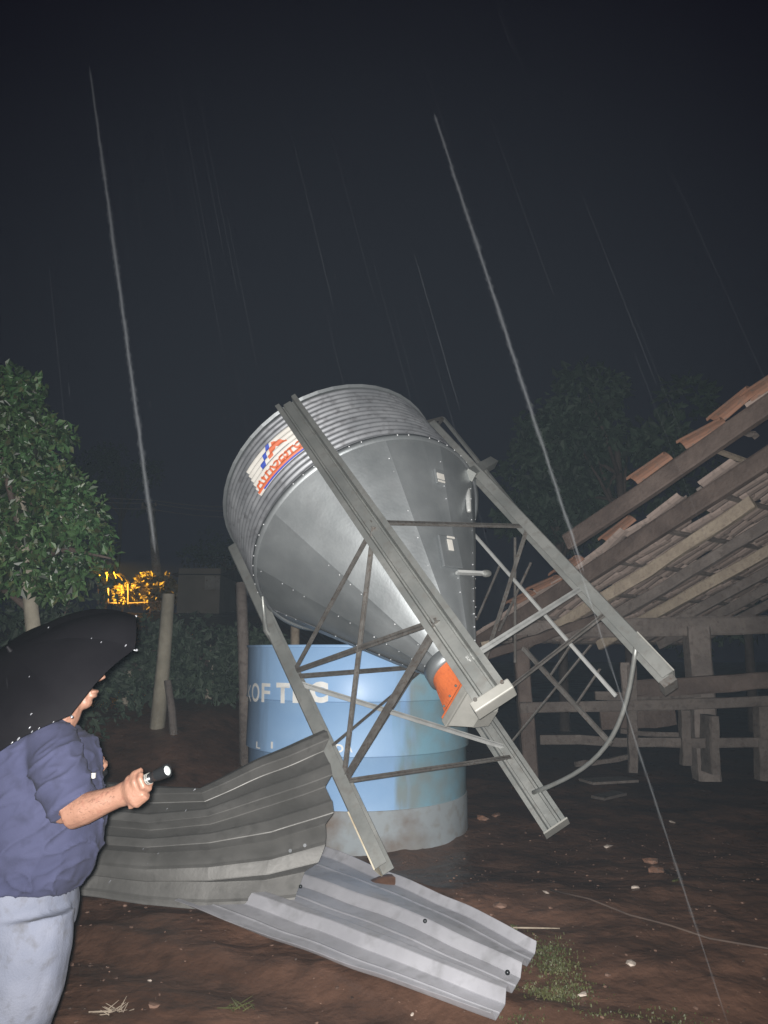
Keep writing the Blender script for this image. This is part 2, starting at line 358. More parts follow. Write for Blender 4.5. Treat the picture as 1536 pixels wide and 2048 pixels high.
def brace(a, pa, b, pb, w=.03, m='rust', ra=0.0, rb=0.0, bend=None, sh='angle'):
    p = legpt(a, leg_z(a, *pa), ra); q = legpt(b, leg_z(b, *pb), rb)
    mb = MB()
    if bend is not None:
        pts = []
        for i in range(17):
            t = i / 16; pts.append(p.lerp(q, t) + Vector(bend) * math.sin(math.pi * t))
        mb.tube(pts, w / 2, 8)
    else:
        mb.bar(p, q, w, .006, up=(0, 0, 1)); d = (q - p).normalized(); x = d.cross(Vector((0, 0, 1))).normalized()
        mb.bar(p + x * (w / 2 - .003), q + x * (w / 2 - .003), .006, w)
    return mb.build('brace', M[m], silo, bend is not None)
brace('A', (725, 1068), 'B', (605, 1338), .028)
brace('A', (727, 1072), 'B', (708, 1553), .030, ra=.02)
brace('B', (607, 1335), 'A', (866, 1250), .040)
brace('B', (605, 1346), 'D', (895, 1330), .036)
brace('B', (625, 1352), 'D', (985, 1507), .036, 'pale_brace')
brace('A', (863, 1255), 'B', (711, 1552), .046, ra=.015)
brace('D', (862, 1290), 'B', (727, 1548), .034)
brace('B', (706, 1556), 'D', (1000, 1530), .034)
brace('B', (672, 1490), 'D', (880, 1310), .020, ra=-.04)
brace('A', (960, 1305), 'C', (1157, 1185), .040, 'pale_brace')
brace('A', (755, 1035), 'C', (1045, 1060), .030)
brace('C', (1045, 1062), 'D', (945, 1400), .030)
brace('C', (1255, 1305), 'D', (1065, 1585), .034, 'leg', bend=(.10, .02, -.20))
brace('C', (1195, 1240), 'D', (960, 1420), .034)
# ladder that hangs off the far side, its rails and rungs unprojected onto the plane of legs C and D
def on_plane(px, py, xl):
    d = ray(px, py); o = s_loc((0, 0, EYE)); dl = Vector((d.dot(EX), d.dot(EY), d.dot(EZ))); return o + dl * ((xl - o.x) / dl.x)
def strut(p, q, xl, w, m='rust', name='ladder_rail', xl2=None):
    return MB().bar(on_plane(*p, xl), on_plane(*q, xl if xl2 is None else xl2), w, w * .6).build(name, M[m], silo)
XL = S / 2 + .10
strut((946, 1066), (1232, 1392), XL, .026, 'pale_brace'); strut((1046, 1296), (1222, 1488), XL, .034)
for a, b in (((1030, 1075), (1030, 1325)), ((1002, 1125), (953, 1240)), ((1062, 1125), (998, 1262)), ((1182, 1290), (1010, 1500)), ((1200, 1338), (1150, 1412)), ((1142, 1290), (1100, 1352))):
    strut(a, b, XL + .01, .018, 'rust', 'ladder_rung')
# guard rail and clamp on top of leg C
XT = S / 2 + .12
def on_y(px, py, yl):
    d = ray(px, py); o = s_loc((0, 0, EYE)); dl = Vector((d.dot(EX), d.dot(EY), d.dot(EZ))); return o + dl * ((yl - o.y) / dl.y)
def rail(p, q, w, m, name, yl=-S / 2 - .02): return MB().bar(on_y(*p, yl), on_y(*q, yl), w, w).build(name, M[m], silo)
rail((886, 836), (1042, 1030), .028, 'leg', 'guard_rail'); rail((848, 846), (886, 836), .026, 'rust', 'guard_rail'); rail((886, 838), (866, 862), .026, 'rust', 'guard_rail')
rail((940, 950), (985, 925), .085, 'leg', 'clamp_plate')
MB().tube([on_y(893, 898, -.70), on_y(922, 928, -.70), on_y(934, 965, -.70), on_y(938, 1022, -.70)], [.014, .024, .028, .018], 8).build('bent_strip', M['pale_brace'], silo, True)
MB().tube([Vector(p) for p in [( -.98, .42, 2.20), (-.88, .72, 2.13), (-.70, .93, 2.10), (-.50, 1.07, 2.10)]], [.010, .022, .022, .008], 8).build('bent_strip', M['leg'], silo, True)
# outlet collar, orange boot, slide box
cen = Vector((-.03, .03, 0))
MB().lathe([(RO + .002, ZO + .07), (RO + .028, ZO + .06), (RO + .03, ZO - .03), (RO + .004, ZO - .04)], 40, cen).build('outlet_collar', M['galv'], silo, True)
def loop(r, z, k, hx, hy, n=40):
    out = []
    for i in range(n):
        a = 2 * math.pi * i / n; c, s_ = math.cos(a), math.sin(a); q = max(abs(c) , abs(s_))
        out.append(cen + Vector((r * c * (1 - k) + hx * c / q * k, r * s_ * (1 - k) + hy * s_ / q * k, z)))
    return out
v = loop(RO, ZO, 0, .15, .15) + loop(RO + .004, .86, .15, .16, .16) + loop(RO, .74, .6, .155, .155) + loop(RO, .69, .95, .15, .15) + loop(RO, .665, 1, .175, .175) + loop(RO, .65, 1, .175, .175)
f = [[j * 40 + i, j * 40 + (i + 1) % 40, (j + 1) * 40 + (i + 1) % 40, (j + 1) * 40 + i] for j in range(5) for i in range(40)]
boot = mesh('outlet_boot', v, f, M['orange'], silo, False)
for i in range(-1, 2):
    MB().ball(cen + Vector((i * .10 - .02, -.17, .70)), .010, n=8).build('bolt', M['rust'], boot); MB().ball(cen + Vector((-.17, i * .10, .70)), .010, n=8).build('bolt', M['rust'], boot)
bevel(MB().box(cen + Vector((0, 0, .615)), .37, .37, .062).build('slide_box', M['plate_grey'], silo), .006)
v = [cen + Vector((x * .17, y * .17, .583)) for x, y in ((-1, -1), (1, -1), (1, 1), (-1, 1))] + [cen + Vector((x * .07, y * .07, .47)) for x, y in ((-1, -1), (1, -1), (1, 1), (-1, 1))]
bevel(mesh('spout', v, [[0, 1, 5, 4], [1, 2, 6, 5], [2, 3, 7, 6], [3, 0, 4, 7], [7, 6, 5, 4], [0, 3, 2, 1]][::1], M['plate_grey'], silo), .004)
# inspection window and hatch on the upper side of the cone
def on_cone(px, py):
    d = ray(px, py); o = s_loc((0, 0, EYE)); dl = Vector((d.dot(EX), d.dot(EY), d.dot(EZ))); prev = None
    for i in range(4000):
        p = o + dl * (4 + i * .0015)
        if p.xy.length < cone_r(p.z): return p
    return p
def cone_frame(px, py):
    p = on_cone(px, py); a = math.atan2(p.y, p.x); sl = math.atan2(RC - RO, ZR - ZO); r = Vector((math.cos(a), math.sin(a), 0))
    n = r * math.cos(sl) - Vector((0, 0, 1)) * math.sin(sl); t = Vector((-r.y, r.x, 0)); g = n.cross(t); return p, t, g, n
p, t, g, n = cone_frame(878, 955)
win = bevel(MB().box(p + n * .008, .10, .13, .02, (t, g, n)).build('sight_glass_frame', M['galv'], silo), .005)
MB().box(p + n * .021, .075, .05, .006, (t, g, n)).build('glass', M['decal'], win); MB().box(p + n * .021 - g * .045, .075, .014, .006, (t, g, n)).build('label_strip', M['decal'], win)
p, t, g, n = cone_frame(898, 1105)
hat = bevel(MB().box(p + n * .012, .20, .26, .026, (t, g, n)).build('hatch', M['galv'], silo), .008)
MB().box(p + n * .030 + g * .05, .05, .09, .006, (t, g, n)).build('hatch_sticker', M['decal'], hat); MB().box(p + n * .030 + g * .115 + t * .02, .075, .016, .006, (t, g, n)).build('hatch_sticker', M['decal'], hat)
p, t, g, n = cone_frame(912, 1148)
MB().bar(p + n * .03 - t * .02, p + n * .10 + t * .20, .02, .05, up=n).build('hatch_lever', M['pale_brace'], hat); MB().ball(p + n * .11 + t * .22, (.05, .03, .03)).build('hatch_knob', M['leg'], hat)

# sticker on the corrugated wall
def on_wall(px, py):
    d = ray(px, py); o = s_loc((0, 0, EYE)); dl = Vector((d.dot(EX), d.dot(EY), d.dot(EZ)))
    for i in range(5000):
        p = o + dl * (4 + i * .001)
        if p.xy.length < RC: return math.atan2(p.y, p.x), p.z
    return math.atan2(p.y, p.x), p.z
aL = on_wall(520, 990)[0]; aR = on_wall(612, 893)[0]
zB = on_wall(560, 944)[1]; zT = on_wall(520, 905)[1]
if aL > aR and aL - aR > math.pi: aL -= 2 * math.pi
if aR > aL and aR - aL > math.pi: aL += 2 * math.pi
print('DECAL', aL, aR, zB, zT)
DW = abs(aR - aL) * RC; DH = zT - zB
def bent(o_mesh, name, m, parent, lift, sx=8, sz=DH / 50):
    """o_mesh: flat polygons in sticker coordinates (x along the text, y up), wrapped onto the corrugated wall"""
    bm = bmesh.new(); bm.from_mesh(o_mesh); bmesh.ops.triangulate(bm, faces=bm.faces[:], ngon_method='EAR_CLIP')
    xs_ = [v_.co.x for v_ in bm.verts]; ys_ = [v_.co.y for v_ in bm.verts]
    def cut(lo, hi, st, ax):
        k = lo + st
        while k < hi:
            bmesh.ops.bisect_plane(bm, geom=bm.verts[:] + bm.edges[:] + bm.faces[:], plane_co=(k, 0, 0) if ax == 0 else (0, k, 0), plane_no=(1, 0, 0) if ax == 0 else (0, 1, 0)); k += st
    cut(min(ys_), max(ys_), .008, 1); cut(min(xs_), max(xs_), .03, 0)
    for v_ in bm.verts:
        u, w = v_.co.x, v_.co.y; a = aL + (aR - aL) * u / DW; z = zB + w; r = wall_r(z) + lift
        v_.co = (r * math.cos(a), r * math.sin(a), z)
    me = bpy.data.meshes.new(name); bm.to_mesh(me); bm.free(); return link(name, me, m, parent)
def poly(pts):
    me = bpy.data.meshes.new('p'); me.from_pydata([(x, y, 0) for x, y in pts], [], [list(range(len(pts)))]); return me
def text_mesh(s_, size, bold=0.0, width=None, shear=0.0):
    cu = bpy.data.curves.new('t', 'FONT'); cu.body = s_; cu.size = size; cu.offset = bold; cu.shear = shear; cu.resolution_u = 4
    o = bpy.data.objects.new('t', cu); COL.objects.link(o); bpy.context.view_layer.update()
    me = bpy.data.meshes.new_from_object(o.evaluated_get(bpy.context.evaluated_depsgraph_get()))
    bpy.data.objects.remove(o); co = np.array([v_.co[:] for v_ in me.vertices]); lo, hi = co.min(0), co.max(0)
    k = (width / (hi[0] - lo[0])) if width else 1.0
    for v_ in me.vertices: v_.co.x = (v_.co.x - lo[0]) * k; v_.co.y -= lo[1]
    return me
W_, H_ = DW, DH
stk = bent(poly([(0, 0), (W_ * 1.08, 0), (W_ * 1.08, H_), (0, H_)]), 'sticker', M['decal'], silo, .003)
bent(poly([(.01 * W_, H_ * .075), (W_ * 1.07, H_ * .075), (W_ * 1.07, H_ * .15), (.01 * W_, H_ * .15)]), 'orange_stripe', M['decal_orange'], stk, .006)
bent(poly([(.12 * W_, H_ * .045), (W_ * 1.0, H_ * .045), (W_ * 1.0, H_ * .075), (.12 * W_, H_ * .075)]), 'blue_stripe', M['decal_blue'], stk, .006)
tm = text_mesh('AVHOESTO', H_ * .26, .004, W_ * .98, .1)
for v_ in tm.vertices: v_.co.x += .02 * W_; v_.co.y += H_ * .195
bent(tm, 'lettering', M['decal_orange'], stk, .008)
def pl(pts, m, name): bent(poly([(x * W_, y * H_) for x, y in pts]), name, m, stk, .008)
pl([(.24, .46), (.27, .60), (.33, .66), (.40, .82), (.50, .94), (.57, .94), (.50, .82), (.44, .74), (.38, .60), (.33, .52), (.31, .46)], M['decal_blue'], 'logo_shape')
pl([(.31, .46), (.33, .52), (.82, .52), (.82, .46)], M['decal_blue'], 'logo_shape')
pl([(.44, .56), (.47, .68), (.53, .78), (.60, .92), (.65, .90), (.82, .66), (.82, .58), (.73, .62), (.63, .73), (.58, .68), (.53, .56)], M['decal_orange'], 'logo_shape')

# ------------------------------------------------------------------ blue water tank
TC = Vector((-.27, 8.07, 0)); TR = 1.15; TB = -.17; TT = 1.645
tank = empty('water_tank', (TC.x, TC.y, TB), 'round sky-blue water tank with white lettering, stained grey on the right, under the silo', 'tank')
def tl(prof, name, m, n=96, sm_=True): return MB().lathe([(r, z - TB) for r, z in prof], n).build(name, m, tank, sm_)
z1, z2, z3 = .20, .66, 1.14    # plinth top, ring joints
tl([(TR - .045, z1), (TR - .03, z2 - .012), (TR - .008, z2 + .004)], 'wall_course', M['tank'])
tl([(TR - .008, z2 + .004), (TR - .018, z3 - .014), (TR + .004, z3)], 'wall_course', M['tank'])
tl([(TR + .004, z3), (TR - .004, z3 + .03), (TR, TT - .03), (TR + .012, TT - .02)], 'wall_course', M['tank'])
tl([(TR + .012, TT - .02), (TR + .016, TT), (TR - .03, TT), (TR - .03, TT - .05)], 'rim', M['tank'])
tl([(TR - .03, TT - .05), (0, TT - .04)], 'lid', M['concrete'], 48)
v = []; f = []; n = 96
for j, z in enumerate((TB - .1, TB + .12, z1 - .012, z1, z1)):
    for k in range(n):
        a = 2 * math.pi * k / n; r = (TR - .03, TR - .034, TR - .036, TR - .042, TR - .09)[j] + (.010 * noise.noise(Vector((math.cos(a) * 5, math.sin(a) * 5, z * 3))) if j < 3 else 0)
        v.append((r * math.cos(a), r * math.sin(a), z - TB))
for j in range(4):
    for k in range(n): f.append([j * n + k, j * n + (k + 1) % n, (j + 1) * n + (k + 1) % n, (j + 1) * n + k])
mesh('plinth', v, f, M['plinth'], tank, True)
def tank_px(px, z):
    best = min(np.linspace(-1.5, 1.5, 600), key=lambda a: abs(to_px((TC.x + TR * math.sin(a), TC.y - TR * math.cos(a), z))[0] - px)); return float(best)
def tank_z(py, a):
    return min(np.linspace(0, 1.7, 500), key=lambda z: abs(to_px((TC.x + TR * math.sin(a), TC.y - TR * math.cos(a), z))[1] - py))
def tank_text(s_, px0, px1, py_base, py_top, bold):
    a0, a1 = tank_px(px0, 1.2), tank_px(px1, 1.2); am = (a0 + a1) / 2
    zb, zt = tank_z(py_base, am), tank_z(py_top, am)
    me = text_mesh(s_, (zt - zb) * 1.43, bold, (a1 - a0) * TR)
    bm = bmesh.new(); bm.from_mesh(me); xs_ = [v_.co.x for v_ in bm.verts]; k = min(xs_) + .02
    while k < max(xs_):
        bmesh.ops.bisect_plane(bm, geom=bm.verts[:] + bm.edges[:] + bm.faces[:], plane_co=(k, 0, 0), plane_no=(1, 0, 0)); k += .02
    for v_ in bm.verts:
        a = a0 + v_.co.x / TR; z = zb + v_.co.y; r = TR + (.006 if z > 1.14 else .004)
        v_.co = (r * math.sin(a), -r * math.cos(a), z - TB)
    m2 = bpy.data.meshes.new('lettering'); bm.to_mesh(m2); bm.free(); link('lettering', m2, M['text_white'], tank)
for s_, a, b, c, d, w in (('K', 497, 504, 1402, 1369, 0), ('O', 505, 520, 1404, 1368, .004), ('F', 524, 541, 1405, 1368, .005), ('T', 553, 580, 1406, 1370, .012), ('E', 586, 612, 1406, 1370, .012), ('C', 620, 657, 1406, 1369, .014),
                          ('D', 672, 688, 1505, 1489, .003), ('A', 692, 706, 1505, 1489, .003), ('I', 545, 549, 1497, 1484, .002), ('L', 516, 524, 1497, 1484, .002)):
    tank_text(s_, a, b, c, d, w)

# ------------------------------------------------------------------ roofing sheets
def surf(ctrl, nu, nv, periods, amp, prof, phase=0.0, wob=0.0, crease=False, zig=0.0):
    """ctrl: rows (across the sheet) of columns (along it) of points; trapezoid ribs run along the columns"""
    C = np.array([[tuple(p) for p in row] for row in ctrl]); nr, ncol = C.shape[:2]
    def cat(a, t):
        n = len(a); x = t * (n - 1); i = min(int(x), n - 2); u = x - i
        p0, p1, p2, p3 = a[max(i - 1, 0)], a[i], a[i + 1], a[min(i + 2, n - 1)]
        return .5 * ((2 * p1) + (-p0 + p2) * u + (2 * p0 - 5 * p1 + 4 * p2 - p3) * u * u + (-p0 + 3 * p1 - 3 * p2 + p3) * u ** 3)
    def lin(a, t):
        x = t * (len(a) - 1); i = min(int(x), len(a) - 2); u = x - i; u = u + .35 * (sm(0, 1, u) - u); return a[i] * (1 - u) + a[i + 1] * u
    P = np.zeros((nv + 1, nu + 1, 3))
    for i in range(nu + 1):
        colp = [(lin if crease else cat)(C[r], i / nu) for r in range(nr)]
        for j in range(nv + 1): P[j, i] = cat(np.array(colp), j / nv)
    du = np.gradient(P, axis=1); dv = np.gradient(P, axis=0); n = np.cross(du, dv); n /= np.linalg.norm(n, axis=2, keepdims=True)
    for j in range(nv + 1):
        t = (j / nv * periods + phase) % 1.0; h = 0.0
        for a_, h_ in zip(range(len(prof) - 1), prof):
            (t0, h0_), (t1, h1_) = prof[a_], prof[a_ + 1]
            if t0 <= t <= t1: h = h0_ + (h1_ - h0_) * (t - t0) / (t1 - t0)
        for i in range(nu + 1):
            w = wob * noise.noise(Vector((P[j, i, 0] * 3, P[j, i, 1] * 3, P[j, i, 2] * 3)))
            P[j, i] += n[j, i] * (amp * h + w) + zig * (h - .5) * (i / nu) ** 6 * du[j, i] / np.linalg.norm(du[j, i])
    f = [[j * (nu + 1) + i, j * (nu + 1) + i + 1, (j + 1) * (nu + 1) + i + 1, (j + 1) * (nu + 1) + i] for j in range(nv) for i in range(nu)]
    return P.reshape(-1, 3), f
def grid(rows): return [[at(*c) for c in r] for r in rows]
dk = grid([[(-40, 1752, 5.05), (120, 1772, 5.05), (300, 1797, 5.02), (420, 1808, 5.0), (510, 1815, 4.96), (572, 1815, 4.98)],
           [(-40, 1695, 5.02), (120, 1708, 5.02), (300, 1722, 4.98), (420, 1718, 4.98), (540, 1705, 5.02), (652, 1672, 5.10)],
           [(-40, 1620, 5.12), (120, 1632, 5.12), (300, 1650, 5.08), (420, 1638, 5.10), (540, 1598, 5.18), (657, 1556, 5.28)],
           [(-40, 1556, 5.25), (120, 1562, 5.25), (300, 1574, 5.22), (400, 1580, 5.22), (520, 1520, 5.34), (650, 1462, 5.46)]])
v, f = surf(dk, 90, 180, 4.6, .075, [(0, 0), (.15, 1), (.48, .80), (.56, .62), (1, 0)], .15, .018, True, .05)
o_ = Vector((-1.3, 5.05, 0)); sh1 = mesh('roofing_sheet', v, f, M['sheet_dark'], None, False, o_); sh1.location = o_
thick(sh1, .003); tag(sh1, 'dull grey-brown corrugated metal sheet, bent and propped against the silo leg behind the person', 'metal sheet')
DKV = [(Vector(q), to_px(q)) for q in v]
def near_sheet(px, py): return min(DKV, key=lambda q: (q[1][0] - px) ** 2 + (q[1][1] - py) ** 2)[0]
for px, py in ((580, 1702), (608, 1690)):  # dark washers put in where the sheet has a hole
    p = near_sheet(px, py); MB().tube([p, p + Vector((0, -.02, .006))], .011, 8).build('hole_washer', M['blackmetal'], sh1, off=o_)
for px, py, s_ in ((390, 1580, .030), (372, 1622, .02), (285, 1697, .018), (318, 1708, .018), (215, 1762, .024), (294, 1727, .009), (330, 1618, .016), (633, 1462, .012), (604, 1470, .010)):
    p = near_sheet(px, py); MB().ball(p, (s_ * .16, s_ * .2, s_ * .6), (Vector((.8, 0, -.6)), Vector((0, 1, 0)), Vector((.6, 0, .8))), n=8).build('water_drop', M['drop'], sh1, True, o_)
pz = lambda px, py, z: at_z(px, py, z)
pl_rows = [[pz(350, 1818, .05), pz(545, 1893, .06), pz(770, 1972, .06), pz(985, 2050, .06)],
           [pz(440, 1780, .08), pz(640, 1850, .09), pz(840, 1930, .09), pz(1015, 2000, .09)],
           [pz(540, 1742, .10), pz(730, 1806, .11), pz(905, 1880, .11), pz(1045, 1948, .11)],
           [pz(640, 1702, .10), pz(800, 1768, .08), pz(950, 1838, .08), pz(1072, 1900, .08)]]
v, f = surf(pl_rows, 60, 160, 3.0, .050, [(0, 0), (.24, .0), (.27, .10), (.30, .0), (.56, 0), (.70, 1), (.86, 1), (1, 0)], .72, .010)
o_ = Vector((.1, 4.4, 0)); sh2 = mesh('roofing_sheet', v, f, M['sheet_pale'], None, False, o_); sh2.location = o_
thick(sh2, .003); tag(sh2, 'shiny pale zinc ribbed roofing sheet lying on the mud in the foreground', 'metal sheet')
for px, py in ((601, 1773), (1015, 1945), (850, 1842)):
    p = at_z(px, py, .16); MB().ball(p, .012, n=8).build('hole_washer', M['blackmetal'], sh2, True, o_)

# ------------------------------------------------------------------ person, umbrella, torch
YM = 2.42
def P_(px, py, dy=0.0): return at(px, py, YM + dy)
person = empty('person', (-1.08, YM, 0), 'person in navy T-shirt and pale jeans leaning forward under a black umbrella, holding a torch', 'person')
po = Vector((-1.08, YM, 0))
FWD = Vector((1, 0, 0)); LAT = Vector((0, 1, 0))
b = MB()
hipc = P_(48, 1790); kneeR = Vector((-1.06, YM - .10, .50)); ankR = Vector((-1.10, YM - .11, .09))
kneeL = Vector((-1.13, YM + .12, .50)); ankL = Vector((-1.16, YM + .13, .09))
for kn, an, s_ in ((kneeR, ankR, -1), (kneeL, ankL, 1)):
    hip = hipc + LAT * (.10 * s_) - Vector((0, 0, .02))
    b.tube([hip + Vector((0, 0, .06)), hip - Vector((0, 0, .06)), hip.lerp(kn, .5), kn, kn.lerp(an, .3), an, an - Vector((0, 0, .04))], [.07, .082, .080, .062, .06, .042, .042], 14)
    b.ball(an + Vector((.06, 0, -.05)), (.13, .045, .035))
chest = P_(85, 1530); neck = P_(118, 1440)
b.tube([hipc, P_(60, 1690), P_(75, 1600), chest, P_(95, 1480), P_(108, 1455)], [(.12, .15), (.13, .15), (.12, .16), (.12, .17), (.10, .15), (.06, .08)], 18, ell=FWD)
b.tube([P_(100, 1460, .06), P_(125, 1425, .06), P_(135, 1395, .07)], [.065, .058, .058], 14)
hc = P_(130, 1325, .09)                                     # head centre
b.ball(hc + Vector((-.012, 0, .02)), (.098, .076, .105), n=20); b.ball(hc + Vector((.035, 0, -.055)), (.062, .058, .062), n=16)
chin = P_(166, 1404, .08); b.ball(chin, (.030, .030, .024), n=14)
b.tube([hc + Vector((.088, 0, .01)), P_(204, 1360, .09)], [(.010, .008), (.016, .014)], 10)
lip = P_(189, 1383, .085); b.ball(lip, (.014, .024, .007), n=12); b.ball(lip + Vector((-.004, 0, -.014)), (.013, .022, .007), n=12); b.ball(lip.lerp(chin, .25) + Vector((-.02, 0, 0)), (.025, .035, .03), n=12)
for s_ in (-1, 1): b.ball(hc + Vector((-.012, s_ * .078, -.005)), (.022, .010, .033), n=12)
# right arm, towards the camera
shR = P_(108, 1494, -.15); elR = P_(140, 1628, -.27); wrR = P_(243, 1590, -.30)
b.tube([shR, shR.lerp(elR, .5), elR], [.058, .052, .044], 14); b.tube([elR + (elR - wrR) * .06, elR, elR.lerp(wrR, .3), elR.lerp(wrR, .7), wrR], [.028, .042, .042, .033, (.029, .025)], 14)
# the hand closed round the torch
td0 = P_(272, 1569, -.31); td1 = P_(335, 1541, -.35); TD = (td1 - td0).normalized()
hx = (P_(280, 1575, -.31) - wrR).normalized(); palm = P_(266, 1583, -.315)
upv = (Vector((0, 0, 1)) - TD * TD.z).normalized(); sidev = TD.cross(upv).normalized()      # sidev points away or towards camera
if sidev.y > 0: sidev = -sidev
b.tube([wrR - hx * .01, wrR + hx * .02, palm, palm + hx * .03 + Vector((0, 0, .006))], [(.030, .027), (.034, .026), (.046, .027), (.040, .024)], 14, ell=(0, 0, 1))
tc_ = td0.lerp(td1, -.05)
for k, (along, ln, rr) in enumerate(((.036, 1.0, .0098), (.016, 1.05, .0102), (-.004, 1.0, .0098), (-.023, .85, .0088))):
    c0 = td0 + TD * along; rad = .0235
    kn = palm + hx * (.030 - .006 * k) + Vector((0, -.004, .008 - .0145 * k))
    pts = [kn - hx * .02, kn]
    for a in (-150, -95, -40, 15, 60):       # round the underside and back up on the far side
        ang = R(a); pts.append(c0 + (sidev * math.cos(R(180) - ang) * -1 + upv * math.sin(ang)) * rad * ln)
    b.tube(pts, [rr * 1.05, rr * 1.08, rr, rr, rr * .95, rr * .9, rr * .75], 10)
b.tube([wrR + hx * .035 + Vector((0, -.008, .018)), palm + Vector((.004, -.010, .030)), td0 + upv * .026 + TD * .010 + sidev * .006, td0 + upv * .027 + TD * .034 + sidev * .004], [.014, .0145, .0118, .0088], 10)
# left arm, holding the umbrella shaft
shL = P_(95, 1490, .20); UA = Vector((-1.0445, 2.134, 1.5957)); UA = Vector((0, 0, EYE)) + (UA - Vector((0, 0, EYE))) * 1.1
UN = Vector((-.411, -.504, .760)).normalized(); grip = UA - UN * .47
elL = Vector((-1.10, YM + .32, 1.10))
b.tube([shL, shL.lerp(elL, .5), elL], [.056, .05, .043], 12); b.tube([elL, elL.lerp(grip, .5), grip.lerp(elL, .25)], [.044, .038, .028], 12)
b.ball(grip.lerp(elL, .12), (.045, .03, .04))
ux = UN.cross(Vector((0, 1, 0))).normalized(); uy = UN.cross(ux)
for k in range(4):
    c0 = grip + UN * (.028 - .019 * k); b.tube([c0 + (ux * math.cos(a) + uy * math.sin(a)) * .023 for a in np.linspace(.2, 4.2, 7)], [.0095] * 5 + [.009, .007], 8)
c0 = grip + UN * .045; b.tube([c0 + (ux * math.cos(a) + uy * math.sin(a)) * .023 for a in np.linspace(.4, -2.0, 5)], [.012, .012, .011, .0105, .008], 8)
body = remesh(b.build('body', M['skin'], person, True, po), .0042, 2)
me = body.data; me.update(); hv = []; hf = []; rh = random.Random(3); ax_ = (wrR - elR)
for v_ in rh.sample(list(me.vertices), len(me.vertices)):
    w = v_.co + po; t = (w - elR).dot(ax_) / ax_.length_squared
    if .12 < t < .97 and (w - (elR + ax_ * t)).length < .06 and v_.normal.z > -.45 and rh.random() < .20:
        d = (v_.normal * .45 + ax_.normalized() * .7 + Vector((rh.gauss(0, .25), rh.gauss(0, .25), rh.gauss(0, .25)))).normalized() * rh.uniform(.008, .016); sd = d.cross(v_.normal).normalized() * .0004; b0 = len(hv)
        hv += [v_.co - sd, v_.co + sd, v_.co + d]; hf.append([b0, b0 + 1, b0 + 2])
        if len(hf) > 520: break
tag(mesh('arm_hair', hv, hf, M['hair'], body), kind='stuff')
# eyes
for s_ in (-1, 1): MB().ball(hc + Vector((.079, s_ * .032, .012)), .012, n=10).build('eye', M['text_white'], body, True, po)
hb = MB(); hb.ball(hc + Vector((-.024, 0, .034)), (.101, .083, .103), n=20); remesh(hb.build('hair', M['hair'], person, True, po), .006, 2)
# shirt: torso loft + sleeves, one skin
b = MB()
secs = [(1749, -62, 155, .20), (1738, -62, 162, .20), (1715, -62, 182, .205), (1680, -60, 200, .205), (1640, -56, 206, .205), (1600, -52, 201, .205), (1562, -46, 192, .205), (1530, -38, 194, .205), (1500, -24, 196, .20), (1475, -4, 182, .185), (1452, 24, 158, .15), (1434, 60, 143, .095), (1426, 78, 137, .07)]
pts = []; rad = []
for py, xb, xf, hw in secs:
    a_, c_ = P_(xb, py), P_(xf, py); pts.append((a_ + c_) / 2); rad.append(((c_.x - a_.x) / 2, hw))
b.tube(pts, rad, 28, ell=FWD)
b.tube([P_(88, 1480, -.06), P_(104, 1492, -.13), P_(116, 1530, -.19), P_(130, 1575, -.235), P_(144, 1606, -.26), P_(149, 1620, -.27)], [(.075, .07), (.080, .076), (.078, .070), (.074, .062), (.070, .058), (.069, .056)], 20, ell=FWD)
b.tube([P_(90, 1475, .12), shL, shL.lerp(elL, .5), shL.lerp(elL, .8)], [.08, .085, .075, .07], 16)
sh = remesh(b.build('shirt', M['shirt'], person, True, po), .006, 12)
me = sh.data; me.update(); nr = [v_.normal.copy() for v_ in me.vertices]
for v_, n_ in zip(me.vertices, nr):
    c = v_.co
    q = Vector((c.x * 4.0 + 2.2 * noise.noise(c * 5), c.y * 3.5, c.z * 10 - c.x * 9))
    rid = 1 - abs(noise.noise(q)) * 2.2; rid2 = 1 - abs(noise.noise(Vector((c.x * 9 + c.z * 5, c.y * 7, c.z * 24 - c.x * 14)))) * 2.2
    edge = 1 - sm(.10, .04, (c + po - P_(149, 1620, -.27)).length)
    w = .009 * max(0, rid) ** 5 + .005 * max(0, rid2) ** 4 + .004 * noise.noise(c * 9) - .005
    v_.co = c + n_ * (w * (.25 + .75 * edge))
MB().box(P_(187, 1551, -.11), .010, .010, .014).build('chest_print', M['decal'], sh, off=po)
# jeans
b = MB(); pts = []; rad = []
for py, xb, xf, hw in [(1738, -58, 147, .185), (1765, -60, 149, .19), (1810, -62, 147, .195), (1860, -60, 142, .195)]:
    a_, c_ = P_(xb, py), P_(xf, py); pts.append((a_ + c_) / 2); rad.append(((c_.x - a_.x) / 2, hw))
b.tube(pts, rad, 28, ell=FWD)
for s_, kn, an in ((-1, kneeR, ankR), (1, kneeL, ankL)):
    l_ = [(P_(-50, 1830, .09 * s_), P_(146, 1830, .09 * s_)), (P_(-48, 1900, .10 * s_), P_(139, 1900, .10 * s_)), (P_(-55, 1970, .10 * s_), P_(124, 1970, .10 * s_)), (P_(-65, 2040, .10 * s_), P_(97, 2040, .10 * s_))]
    pts = [(a_ + c_) / 2 for a_, c_ in l_] + [kn + Vector((0, 0, -.05)), an + Vector((0, 0, .12)), an - Vector((0, 0, .02))]
    rad = [((c_ - a_).length / 2, .115) for a_, c_ in l_] + [(.095, .095), (.085, .085), (.09, .085)]
    b.tube(pts, rad, 22, ell=FWD)
je = remesh(b.build('jeans', M['jeans'], person, True, po), .0085, 3)
me = je.data; me.update(); nr = [v_.normal.copy() for v_ in me.vertices]
